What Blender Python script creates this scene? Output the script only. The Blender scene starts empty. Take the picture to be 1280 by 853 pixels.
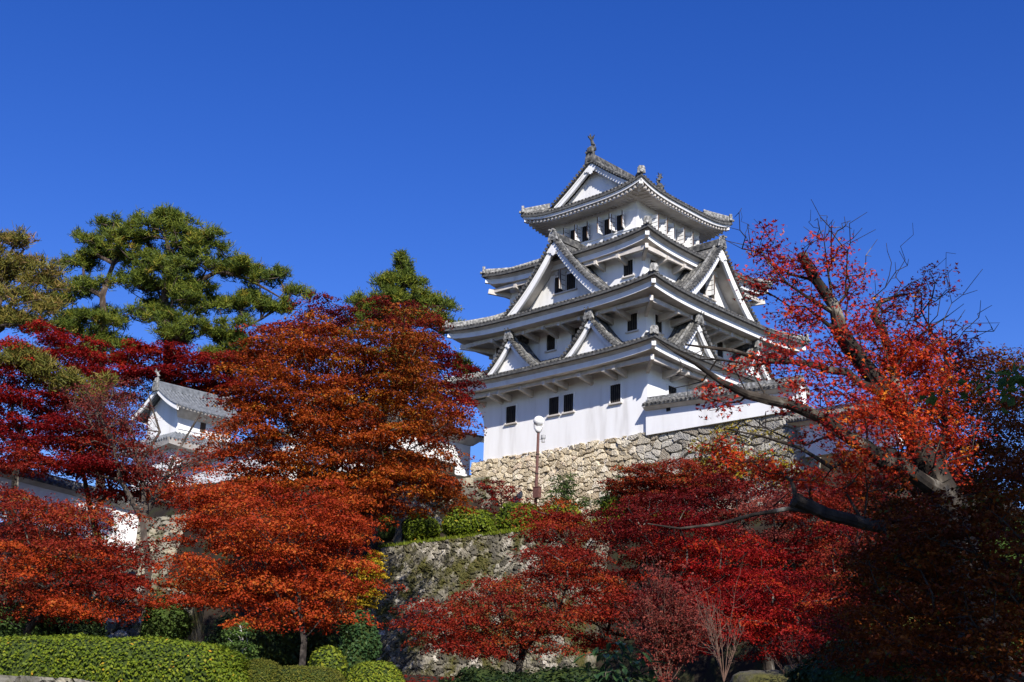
import bpy, math, random
import numpy as np
from mathutils import Vector
D2R = math.radians
sc = bpy.context.scene
col = sc.collection

# ------------------------------------------------------------------ camera
F_PX = 1561.0
CAM = np.array([44.361, -57.475, -15.246])
YAW, PIT, ROL = D2R(43.185), D2R(17.46), D2R(1.538)
fw = np.array([-math.sin(YAW)*math.cos(PIT), math.cos(YAW)*math.cos(PIT), math.sin(PIT)])
rt0 = np.array([math.cos(YAW), math.sin(YAW), 0.0])
up0 = np.cross(rt0, fw)
RT = math.cos(ROL)*rt0 + math.sin(ROL)*up0
UP = -math.sin(ROL)*rt0 + math.cos(ROL)*up0
HF = np.array([-math.sin(YAW), math.cos(YAW), 0.0])      # horizontal forward
cd = bpy.data.cameras.new('camera'); cam = bpy.data.objects.new('camera', cd); col.objects.link(cam)
from mathutils import Matrix
cam.matrix_world = Matrix(((RT[0], UP[0], -fw[0], CAM[0]), (RT[1], UP[1], -fw[1], CAM[1]), (RT[2], UP[2], -fw[2], CAM[2]), (0, 0, 0, 1)))
cd.sensor_width = 36; cd.lens = 36*F_PX/1280; cd.clip_start = 0.1; cd.clip_end = 20000
sc.camera = cam

# ------------------------------------------------------------------ light
SUN_EL = D2R(35.5)
SUN_H = np.array([2.55, -1.7]); SUN_H = SUN_H/np.linalg.norm(SUN_H)
SUN = np.array([SUN_H[0]*math.cos(SUN_EL), SUN_H[1]*math.cos(SUN_EL), math.sin(SUN_EL)])
w = bpy.data.worlds.new('World'); sc.world = w; w.use_nodes = True
nt = w.node_tree; bg = nt.nodes['Background']
sky = nt.nodes.new('ShaderNodeTexSky'); sky.sky_type = 'NISHITA'; sky.sun_disc = False
sky.sun_elevation = SUN_EL; sky.sun_rotation = math.atan2(SUN_H[0], SUN_H[1])
sky.altitude = 300; sky.air_density = 1.0; sky.dust_density = 0.2; sky.ozone_density = 4.0
hs = nt.nodes.new('ShaderNodeHueSaturation'); hs.inputs['Saturation'].default_value = 1.31; hs.inputs['Hue'].default_value = 0.525
nt.links.new(sky.outputs[0], hs.inputs['Color']); nt.links.new(hs.outputs[0], bg.inputs['Color'])
bg.inputs['Strength'].default_value = 0.12
sd = bpy.data.lights.new('sun', 'SUN'); sd.energy = 5.0; sd.angle = D2R(0.5); sd.color = (1.0, 0.94, 0.86)
so = bpy.data.objects.new('sun', sd); col.objects.link(so)
so.rotation_euler = Vector(SUN).to_track_quat('Z', 'Y').to_euler()
sc.view_settings.view_transform = 'Standard'; sc.view_settings.look = 'None'
sc.view_settings.exposure = 0.42; sc.view_settings.gamma = 1.0
sc.cycles.max_bounces = 5; sc.cycles.diffuse_bounces = 3; sc.cycles.transparent_max_bounces = 4; sc.cycles.transmission_bounces = 3

# ------------------------------------------------------------------ pixel helpers (planning only: they give real world places)
def ray(px, py): return fw + (px-640)/F_PX*RT + (426.5-py)/F_PX*UP
def at(px, py, D):
    d = ray(px, py); return CAM + d*(D/(d@HF))
def ony(px, py, Y):
    d = ray(px, py); return CAM + d*((Y-CAM[1])/d[1])
def ppm(D): return F_PX/(D*1.0)          # pixels of the 1280 photo per metre at forward distance D

# ------------------------------------------------------------------ materials
def new_mat(name, rough=0.8):
    m = bpy.data.materials.new(name); m.use_nodes = True
    b = m.node_tree.nodes['Principled BSDF']; b.inputs['Roughness'].default_value = rough
    b.inputs['Specular IOR Level'].default_value = 0.25
    return m, m.node_tree, b
def ramp(nt, stops, fac):
    r = nt.nodes.new('ShaderNodeValToRGB')
    while len(r.color_ramp.elements) > 1: r.color_ramp.elements.remove(r.color_ramp.elements[0])
    r.color_ramp.elements[0].position = stops[0][0]; r.color_ramp.elements[0].color = (*stops[0][1], 1)
    for p, c in stops[1:]:
        e = r.color_ramp.elements.new(p); e.color = (*c, 1)
    nt.links.new(fac, r.inputs[0]); return r.outputs[0]
def noise(nt, scale, detail=4, coord='Object', rough=0.5, sc3=None):
    t = nt.nodes.new('ShaderNodeTexCoord'); n = nt.nodes.new('ShaderNodeTexNoise')
    n.inputs['Scale'].default_value = scale; n.inputs['Detail'].default_value = detail; n.inputs['Roughness'].default_value = rough
    if sc3:
        mp = nt.nodes.new('ShaderNodeMapping'); mp.inputs['Scale'].default_value = sc3
        nt.links.new(t.outputs[coord], mp.inputs[0]); nt.links.new(mp.outputs[0], n.inputs['Vector'])
    else: nt.links.new(t.outputs[coord], n.inputs['Vector'])
    return n.outputs['Fac']
def bump(nt, b, h, strength, dist=0.02):
    bp = nt.nodes.new('ShaderNodeBump'); bp.inputs['Strength'].default_value = strength; bp.inputs['Distance'].default_value = dist
    nt.links.new(h, bp.inputs['Height']); nt.links.new(bp.outputs[0], b.inputs['Normal'])
def noisy(name, stops, scale, rough=0.85, bs=0.3, bd=0.02, detail=6, sc3=None):
    m, nt, b = new_mat(name, rough)
    n = noise(nt, scale, detail, sc3=sc3)
    nt.links.new(ramp(nt, stops, n), b.inputs['Base Color'])
    if bs: bump(nt, b, n, bs, bd)
    return m
def attr_mat(name, stops, scale=3.0, rough=0.9, bs=0.5, bd=0.03, mix=0.45, moss=None):
    m, nt, b = new_mat(name, rough)
    a = nt.nodes.new('ShaderNodeAttribute'); a.attribute_name = 'tint'
    n = noise(nt, scale, 8, rough=0.65)
    mx = nt.nodes.new('ShaderNodeMath'); mx.operation = 'MULTIPLY_ADD'; mx.inputs[1].default_value = mix; 
    nt.links.new(n, mx.inputs[0])
    sb = nt.nodes.new('ShaderNodeMath'); sb.operation = 'SUBTRACT'; nt.links.new(a.outputs['Fac'], sb.inputs[0]); sb.inputs[1].default_value = mix*0.5
    nt.links.new(sb.outputs[0], mx.inputs[2])
    c = ramp(nt, stops, mx.outputs[0])
    if moss:
        n2 = noise(nt, moss[0], 6, rough=0.7)
        f = ramp(nt, [(moss[1], (0, 0, 0)), (moss[2], (1, 1, 1))], n2)
        mm = nt.nodes.new('ShaderNodeMix'); mm.data_type = 'RGBA'
        nt.links.new(f, mm.inputs[0]); nt.links.new(c, mm.inputs[6])
        n3 = noise(nt, 9, 4); nt.links.new(ramp(nt, moss[3], n3), mm.inputs[7]); c = mm.outputs[2]
    nt.links.new(c, b.inputs['Base Color'])
    if bs: bump(nt, b, noise(nt, scale*4, 6, rough=0.7), bs, bd)
    return m
def leaf_mat(name, stops, trans=0.3, rough=0.5, spec=0.3):
    m, nt, b = new_mat(name, rough); b.inputs['Specular IOR Level'].default_value = spec
    a = nt.nodes.new('ShaderNodeAttribute'); a.attribute_name = 'tint'
    c = ramp(nt, stops, a.outputs['Fac'])
    nt.links.new(c, b.inputs['Base Color'])
    tr = nt.nodes.new('ShaderNodeBsdfTranslucent'); nt.links.new(c, tr.inputs['Color'])
    mx = nt.nodes.new('ShaderNodeMixShader'); mx.inputs[0].default_value = trans
    nt.links.new(b.outputs[0], mx.inputs[1]); nt.links.new(tr.outputs[0], mx.inputs[2])
    nt.links.new(mx.outputs[0], nt.nodes['Material Output'].inputs['Surface'])
    return m
M = {}
M['plaster'] = noisy('white_plaster', [(0.28, (0.66, 0.65, 0.63)), (0.42, (0.79, 0.785, 0.77)), (0.6, (0.84, 0.84, 0.83)), (0.8, (0.86, 0.86, 0.85))], 1.6, 0.9, 0.15, 0.012, 10, sc3=(1, 1, 0.16))
M['eave'] = noisy('shade_toned_eave_plaster', [(0.3, (0.46, 0.42, 0.37)), (0.7, (0.66, 0.62, 0.57))], 2.0, 0.9, 0.1, 0.01)  # plaster darkened and warmed: soffit shade and ground bounce put into the colour
M['tile'] = noisy('roof_tile', [(0.28, (0.028, 0.029, 0.029)), (0.46, (0.075, 0.075, 0.073)), (0.58, (0.135, 0.132, 0.122)), (0.75, (0.30, 0.29, 0.26))], 4.5, 0.7, 0.5, 0.02, 8)
M['tile_dark'] = noisy('dark_roof_tile', [(0.3, (0.045, 0.045, 0.045)), (0.6, (0.10, 0.10, 0.095)), (0.8, (0.20, 0.19, 0.18))], 6.0, 0.75, 0.5, 0.02)
M['ridge'] = noisy('ridge_tile', [(0.3, (0.07, 0.07, 0.066)), (0.5, (0.20, 0.20, 0.19)), (0.72, (0.50, 0.49, 0.46))], 7.0, 0.8, 0.4, 0.02)
M['tile_blue'] = noisy('blue_grey_tile', [(0.3, (0.10, 0.11, 0.12)), (0.7, (0.22, 0.235, 0.25))], 4.0, 0.5, 0.3, 0.02)
M['dark'] = noisy('dark_interior', [(0.3, (0.010, 0.009, 0.008)), (0.7, (0.022, 0.019, 0.017))], 3.0, 0.8, 0)
M['wood'] = noisy('brown_wood', [(0.3, (0.06, 0.035, 0.022)), (0.7, (0.14, 0.085, 0.055))], 6.0, 0.7, 0.2, 0.01, sc3=(1, 1, 0.1))
M['bars'] = noisy('window_bars', [(0.3, (0.03, 0.026, 0.022)), (0.7, (0.07, 0.06, 0.05))], 4.0, 0.8, 0)
M['bark'] = noisy('bark', [(0.36, (0.010, 0.008, 0.007)), (0.52, (0.035, 0.028, 0.022)), (0.60, (0.07, 0.058, 0.045)), (0.67, (0.21, 0.195, 0.16))], 3.2, 0.95, 1.0, 0.10, 10, sc3=(1, 1, 0.6))
M['bark_grey'] = noisy('grey_bark', [(0.3, (0.035, 0.028, 0.022)), (0.6, (0.09, 0.072, 0.058)), (0.8, (0.22, 0.19, 0.16))], 6.0, 0.9, 0.8, 0.03, 8, sc3=(1, 1, 0.4))
M['bark_pale'] = noisy('pale_bark', [(0.3, (0.22, 0.20, 0.18)), (0.7, (0.52, 0.50, 0.46))], 9.0, 0.9, 0.5, 0.01)
M['bark_pine'] = noisy('pine_bark', [(0.3, (0.03, 0.022, 0.018)), (0.6, (0.09, 0.065, 0.05)), (0.8, (0.26, 0.21, 0.17))], 5.0, 0.9, 0.8, 0.04, sc3=(1, 1, 0.4))
M['bark_black'] = noisy('dark_bark', [(0.38, (0.015, 0.012, 0.010)), (0.6, (0.05, 0.042, 0.035)), (0.8, (0.12, 0.10, 0.085))], 6.0, 0.95, 0.9, 0.04, 8)
M['twig'] = noisy('bare_twig', [(0.3, (0.08, 0.045, 0.032)), (0.7, (0.19, 0.115, 0.085))], 5.0, 0.9, 0.2)
M['ground'] = noisy('earth', [(0.3, (0.010, 0.008, 0.006)), (0.5, (0.025, 0.018, 0.012)), (0.65, (0.025, 0.028, 0.010)), (0.8, (0.055, 0.028, 0.016))], 1.3, 0.95, 0.6, 0.05, 8)
M['grass'] = noisy('grass_edge', [(0.3, (0.05, 0.07, 0.015)), (0.7, (0.14, 0.16, 0.03))], 6.0, 0.9, 0.8, 0.05)
M['metal'] = noisy('brown_metal', [(0.3, (0.10, 0.045, 0.038)), (0.7, (0.17, 0.085, 0.07))], 9.0, 0.5, 0)
M['globe'] = noisy('lamp_globe', [(0.3, (0.78, 0.78, 0.76)), (0.7, (0.84, 0.84, 0.83))], 3.0, 0.25, 0)
M['steel'] = noisy('grey_steel', [(0.3, (0.3, 0.3, 0.3)), (0.7, (0.5, 0.5, 0.5))], 3.0, 0.4, 0)
BEIGE = [(0.0, (0.30, 0.24, 0.16)), (0.3, (0.46, 0.39, 0.27)), (0.6, (0.58, 0.50, 0.36)), (0.85, (0.64, 0.57, 0.44)), (1.0, (0.46, 0.32, 0.20))]
GREY = [(0.0, (0.12, 0.115, 0.105)), (0.35, (0.23, 0.22, 0.20)), (0.7, (0.34, 0.325, 0.29)), (0.9, (0.44, 0.41, 0.34)), (1.0, (0.5, 0.46, 0.38))]
def two_stone():
    m, nt, b = new_mat('castle_stone', 0.92)
    a = nt.nodes.new('ShaderNodeAttribute'); a.attribute_name = 'tint'
    n = noise(nt, 6, 8, rough=0.7)
    ad = nt.nodes.new('ShaderNodeMath'); ad.operation = 'MULTIPLY_ADD'; ad.inputs[1].default_value = 0.45; nt.links.new(n, ad.inputs[0])
    sb = nt.nodes.new('ShaderNodeMath'); sb.operation = 'SUBTRACT'; sb.inputs[1].default_value = 0.22; nt.links.new(a.outputs['Fac'], sb.inputs[0]); nt.links.new(sb.outputs[0], ad.inputs[2])
    c1 = ramp(nt, BEIGE, ad.outputs[0]); c2 = ramp(nt, GREY, ad.outputs[0])
    k = nt.nodes.new('ShaderNodeAttribute'); k.attribute_name = 'kind_mix'
    mm = nt.nodes.new('ShaderNodeMix'); mm.data_type = 'RGBA'
    nt.links.new(k.outputs['Fac'], mm.inputs[0]); nt.links.new(c1, mm.inputs[6]); nt.links.new(c2, mm.inputs[7])
    nt.links.new(mm.outputs[2], b.inputs['Base Color'])
    bump(nt, b, noise(nt, 14, 8, rough=0.75), 0.6, 0.04)
    return m
M['stone'] = two_stone()
M['stone_mossy'] = attr_mat('mossy_stone', [(0.0, (0.055, 0.050, 0.038)), (0.4, (0.14, 0.127, 0.097)), (0.75, (0.27, 0.245, 0.19)), (1.0, (0.48, 0.44, 0.37))], 3.0, 0.95, 0.8, 0.05, 0.8,
    moss=(0.7, 0.45, 0.58, [(0.3, (0.045, 0.045, 0.012)), (0.55, (0.09, 0.085, 0.022)), (0.75, (0.10, 0.065, 0.035))]))
M['stone_grey'] = attr_mat('grey_stone', [(p, (c[0]*.72, c[1]*.70, c[2]*.62)) for p, c in GREY], 3.0, 0.95, 0.8, 0.05, 0.6, moss=(0.8, 0.52, 0.62, [(0.3, (0.04, 0.04, 0.012)), (0.7, (0.09, 0.085, 0.03))]))

LEAF = {
 'orange': [(0.0, (0.17, 0.022, 0.008)), (0.3, (0.34, 0.050, 0.010)), (0.6, (0.48, 0.088, 0.012)), (0.85, (0.56, 0.15, 0.015)), (1.0, (0.60, 0.28, 0.03))],
 'brown_orange': [(0.0, (0.12, 0.022, 0.008)), (0.3, (0.26, 0.045, 0.009)), (0.6, (0.38, 0.080, 0.011)), (0.85, (0.44, 0.125, 0.015)), (0.95, (0.36, 0.20, 0.03)), (1.0, (0.14, 0.17, 0.03))],
 'redorange': [(0.0, (0.30, 0.024, 0.010)), (0.4, (0.52, 0.062, 0.016)), (0.75, (0.64, 0.10, 0.018)), (1.0, (0.66, 0.20, 0.03))],
 'rust': [(0.0, (0.15, 0.015, 0.010)), (0.4, (0.30, 0.032, 0.016)), (0.75, (0.40, 0.055, 0.018)), (0.95, (0.44, 0.12, 0.02)), (1.0, (0.10, 0.13, 0.03))],
 'crimson': [(0.0, (0.10, 0.004, 0.006)), (0.4, (0.24, 0.008, 0.012)), (0.8, (0.40, 0.012, 0.014)), (1.0, (0.50, 0.04, 0.016))],
 'scarlet': [(0.0, (0.20, 0.006, 0.008)), (0.4, (0.44, 0.012, 0.014)), (0.8, (0.62, 0.022, 0.020)), (1.0, (0.70, 0.09, 0.02))],
 'wine': [(0.0, (0.07, 0.005, 0.007)), (0.4, (0.16, 0.010, 0.012)), (0.8, (0.27, 0.018, 0.018)), (1.0, (0.34, 0.05, 0.02))],
 'brick': [(0.0, (0.16, 0.012, 0.010)), (0.4, (0.30, 0.022, 0.016)), (0.8, (0.40, 0.035, 0.020)), (1.0, (0.46, 0.09, 0.02))],
 'greyred': [(0.0, (0.13, 0.035, 0.028)), (0.5, (0.25, 0.045, 0.035)), (1.0, (0.34, 0.09, 0.06))],
 'near': [(0.0, (0.16, 0.008, 0.012)), (0.35, (0.34, 0.018, 0.014)), (0.7, (0.56, 0.055, 0.016)), (0.9, (0.64, 0.15, 0.02)), (1.0, (0.66, 0.27, 0.03))],
 'near_orange': [(0.0, (0.20, 0.010, 0.008)), (0.4, (0.42, 0.032, 0.010)), (0.75, (0.56, 0.085, 0.012)), (1.0, (0.62, 0.22, 0.02))],
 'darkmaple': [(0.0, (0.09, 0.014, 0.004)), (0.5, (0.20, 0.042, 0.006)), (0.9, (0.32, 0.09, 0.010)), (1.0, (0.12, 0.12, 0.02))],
 'hedge': [(0.0, (0.05, 0.085, 0.010)), (0.4, (0.12, 0.17, 0.014)), (0.8, (0.20, 0.24, 0.018)), (0.95, (0.30, 0.28, 0.02)), (1.0, (0.55, 0.30, 0.03))],
 'topiary': [(0.0, (0.06, 0.07, 0.012)), (0.5, (0.12, 0.13, 0.018)), (1.0, (0.22, 0.19, 0.03))],
 'lime': [(0.0, (0.09, 0.13, 0.015)), (0.5, (0.18, 0.23, 0.02)), (1.0, (0.34, 0.33, 0.03))],
 'green': [(0.0, (0.025, 0.055, 0.014)), (0.5, (0.055, 0.10, 0.022)), (1.0, (0.11, 0.17, 0.035))],
 'darkgreen': [(0.0, (0.016, 0.035, 0.012)), (0.5, (0.035, 0.065, 0.022)), (1.0, (0.08, 0.12, 0.045))],
 'shadegreen': [(0.0, (0.008, 0.016, 0.006)), (0.5, (0.018, 0.034, 0.011)), (1.0, (0.05, 0.08, 0.02))],  # darker copy of the greens, shade put into the leaf colour
 'camellia': [(0.0, (0.02, 0.05, 0.018)), (0.5, (0.045, 0.095, 0.032)), (1.0, (0.09, 0.15, 0.05))],
 'yellow': [(0.0, (0.24, 0.17, 0.012)), (0.5, (0.46, 0.32, 0.018)), (0.85, (0.60, 0.42, 0.03)), (1.0, (0.25, 0.28, 0.03))],
 'vine': [(0.0, (0.12, 0.11, 0.015)), (0.5, (0.30, 0.23, 0.02)), (0.8, (0.52, 0.37, 0.02)), (1.0, (0.11, 0.15, 0.03))],
 'pine': [(0.0, (0.035, 0.060, 0.016)), (0.4, (0.10, 0.14, 0.022)), (0.75, (0.20, 0.23, 0.028)), (0.93, (0.30, 0.26, 0.03)), (1.0, (0.30, 0.20, 0.03))],
 'pine_brown': [(0.0, (0.06, 0.07, 0.018)), (0.35, (0.14, 0.14, 0.026)), (0.65, (0.22, 0.17, 0.035)), (1.0, (0.30, 0.16, 0.07))],
}
MAPLE = {'orange': .70, 'brown_orange': .70, 'redorange': .68, 'rust': .78, 'crimson': .60, 'scarlet': .56, 'wine': .72, 'brick': .74, 'greyred': .8, 'darkmaple': .72, 'pine': .9, 'pine_brown': 1.0}
for k_ in ('crimson', 'scarlet', 'wine', 'brick'): LEAF[k_] = [(p, (c[0]*.95, c[1]*1.05, c[2]*.75)) for p, c in LEAF[k_]]
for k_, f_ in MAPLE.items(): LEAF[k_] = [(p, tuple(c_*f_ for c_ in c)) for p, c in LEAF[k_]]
LM = {k: leaf_mat('leaf_'+k, v, 0.22 if k.startswith('pine') else 0.3, spec=0.12) for k, v in LEAF.items()}
LM['camellia'].node_tree.nodes['Principled BSDF'].inputs['Roughness'].default_value = 0.28

# ------------------------------------------------------------------ object helpers
def tag(o, label=None, cat=None, group=None, kind=None):
    if label: o['label'] = label
    if cat: o['category'] = cat
    if group: o['group'] = group
    if kind: o['kind'] = kind
    elif cat: o['kind'] = 'thing'
    return o
def empty(name, loc, label, cat, group=None):
    o = bpy.data.objects.new(name, None); o.location = tuple(float(v) for v in loc); o.empty_display_size = 0.3
    col.objects.link(o); return tag(o, label, cat, group)
def np_obj(name, V, Fc, mat, parent=None, tint=None, smooth=False, off=None, extra=None, fverts=None):
    """V (n,3), Fc (m,k) faces all of k corners (or fverts: list of arrays of differing k)"""
    V = np.asarray(V, dtype=np.float64)
    if off is not None: V = V - np.asarray(off, float)
    groups = [np.asarray(f, dtype=np.int32) for f in (fverts if fverts is not None else [Fc]) if len(f)]
    me = bpy.data.meshes.new(name)
    me.vertices.add(len(V)); me.vertices.foreach_set('co', V.astype(np.float32).ravel())
    loops = np.concatenate([g.ravel() for g in groups]); tot = np.concatenate([np.full(len(g), g.shape[1], np.int32) for g in groups])
    start = np.concatenate([[0], np.cumsum(tot)[:-1]]).astype(np.int32)
    me.loops.add(len(loops)); me.loops.foreach_set('vertex_index', loops)
    me.polygons.add(len(tot)); me.polygons.foreach_set('loop_start', start)
    try: me.polygons.foreach_set('loop_total', tot)
    except Exception: pass
    me.polygons.foreach_set('use_smooth', np.full(len(tot), bool(smooth)))
    me.materials.append(mat)
    if tint is not None:
        dom = 'FACE' if len(tint) == len(tot) else 'POINT'
        a = me.attributes.new('tint', 'FLOAT', dom); a.data.foreach_set('value', np.asarray(tint, np.float32))
    if extra:
        for k, v in extra.items():
            a = me.attributes.new(k, 'FLOAT', 'POINT'); a.data.foreach_set('value', np.asarray(v, np.float32))
    me.update(calc_edges=True)
    me.validate()
    o = bpy.data.objects.new(name, me); col.objects.link(o)
    if parent is not None: o.parent = parent
    return o
ROT = [np.eye(3)]
for k in range(1, 4):
    a = k*math.pi/2; c, s = round(math.cos(a)), round(math.sin(a))
    ROT.append(np.array([[c, -s, 0], [s, c, 0], [0, 0, 1]], float))
class MB:
    def __init__(s, rot=None, org=(0, 0, 0)): s.v = []; s.f = {}; s.R = rot; s.o = np.array(org, float)
    def add(s, V, Fs):
        V = np.asarray(V, float)
        if s.R is not None: V = V @ s.R.T
        V = V + s.o
        n = sum(len(x) for x in s.v); s.v.append(V)
        for f in Fs: s.f.setdefault(len(f), []).append([i+n for i in f])
    def box(s, a, b):
        x0, y0, z0 = a; x1, y1, z1 = b
        s.add([(x0,y0,z0),(x1,y0,z0),(x1,y1,z0),(x0,y1,z0),(x0,y0,z1),(x1,y0,z1),(x1,y1,z1),(x0,y1,z1)],
              [(0,3,2,1),(4,5,6,7),(0,1,5,4),(1,2,6,5),(2,3,7,6),(3,0,4,7)])
    def bar(s, p, q, w_, h, upv=(0, 0, 1)):
        p = np.array(p, float); q = np.array(q, float); d = q-p; d /= np.linalg.norm(d)
        r = np.cross(d, upv); r /= np.linalg.norm(r); u = np.cross(r, d)
        V = [e+sx*r*w_/2+su*u*h/2 for e in (p, q) for sx, su in ((-1,-1),(1,-1),(1,1),(-1,1))]
        s.add(V, [(3,2,1,0),(4,5,6,7),(0,1,5,4),(1,2,6,5),(2,3,7,6),(3,0,4,7)])
    def prism(s, poly, y0, y1):          # polygon in (x,z) extruded along y
        n = len(poly); V = [(x, y0, z) for x, z in poly]+[(x, y1, z) for x, z in poly]
        s.add(V, [tuple(range(n)), tuple(range(2*n-1, n-1, -1))]+[(i, i+n, (i+1) % n+n, (i+1) % n) for i in range(n)])
    def tube(s, pts, r, n=6, cap=True):
        pts = np.array(pts, float); r = np.broadcast_to(r, len(pts))
        rings = []
        for i, p in enumerate(pts):
            d = pts[min(i+1, len(pts)-1)]-pts[max(i-1, 0)]; d /= np.linalg.norm(d)+1e-9
            a = np.cross(d, (0, 0, 1)); 
            if np.linalg.norm(a) < 1e-3: a = np.array([1., 0, 0])
            a /= np.linalg.norm(a); b = np.cross(d, a)
            for k in range(n):
                t = 2*math.pi*k/n; rings.append(p+r[i]*(math.cos(t)*a+math.sin(t)*b))
        Fs = [(i*n+k, i*n+(k+1) % n, (i+1)*n+(k+1) % n, (i+1)*n+k) for i in range(len(pts)-1) for k in range(n)]
        if cap: Fs += [tuple(range(n-1, -1, -1)), tuple((len(pts)-1)*n+k for k in range(n))]
        s.add(rings, Fs)
    def strip(s, A, B, close=False):
        n = len(A); V = list(A)+list(B)
        s.add(V, [(i, i+1, i+1+n, i+n) for i in range(n-1)])
    def build(s, name, mat, parent=None, off=None, smooth=False):
        return np_obj(name, np.concatenate(s.v), None, mat, parent, off=off, smooth=smooth, fverts=list(s.f.values()))
    def lathe(s, c, prof, n=14):
        V = []
        for r, z in prof:
            for k in range(n): V.append((c[0]+r*math.cos(2*math.pi*k/n), c[1]+r*math.sin(2*math.pi*k/n), c[2]+z))
        Fs = [(i*n+k, i*n+(k+1) % n, (i+1)*n+(k+1) % n, (i+1)*n+k) for i in range(len(prof)-1) for k in range(n)]
        s.add(V, Fs)

# ------------------------------------------------------------------ terrain
def sst(x, a, b):
    t = np.clip((x-a)/(b-a), 0, 1); return t*t*(3-2*t)
WALL_Y = -14.0
TERR_Z = float(ony(560, 674, WALL_Y)[2])
def ground_z(x, y):
    x = np.asarray(x, float); y = np.asarray(y, float)
    D = (x-CAM[0])*HF[0]+(y-CAM[1])*HF[1]
    base = np.interp(D, [-60, 0, 20, 32, 50, 60, 75, 400, 3000], [-18.5, -16.9, -15.9, -14.9, -13.6, -12.8, -12.4, -30, -60])
    # left hill
    yE = np.interp(x, [-60, -14, -8, -3], [-15.5, -15.5, -11, -8])
    g = sst(x, 2, -6)
    h = base+(-1.2-base)*sst(y, yE-6, yE)*g*sst(y, 60, 25)*sst(x, -75, -45)
    # castle hill with its terrace
    inx = sst(x, -5, -3.2)*sst(x, 30, 16)
    terr = base+(TERR_Z-0.25+0.12*(y-WALL_Y)-base)*sst(y, WALL_Y-0.2, WALL_Y+0.6)*sst(y, 40, 20)
    h = h*(1-inx)+np.maximum(h, terr)*inx
    plat = sst(x, -12, -9)*sst(x, 17, 15)*sst(y, -5.9, -4.5)*sst(y, 25, 14)
    h = h+(np.maximum(h, -0.35)-h)*plat
    return h
def build_ground():
    def axis(lo, hi, fine, far):
        a = list(np.arange(lo, hi+1e-6, fine)); s = fine; v = hi
        while v < far: s *= 1.35; v += s; a.append(v)
        s = fine; v = lo; b = []
        while v > -far: s *= 1.35; v -= s; b.append(v)
        return np.array(b[::-1]+a)
    X = axis(-45, 62, 0.6, 4000); Y = axis(-75, 32, 0.6, 4000)
    xx, yy = np.meshgrid(X, Y, indexing='ij'); zz = ground_z(xx, yy)
    rng = np.random.default_rng(3)
    zz = zz+rng.normal(0, 0.04, zz.shape)*(np.abs(xx) < 60)
    V = np.stack([xx, yy, zz], -1).reshape(-1, 3); ny = len(Y)
    i = np.arange(len(X)-1)[:, None]*ny+np.arange(ny-1)[None, :]; i = i.ravel()
    Fc = np.stack([i, i+ny, i+ny+1, i+1], 1)
    tag(np_obj('ground', V, Fc, M['ground'], smooth=True), kind='structure')
build_ground()

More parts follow.
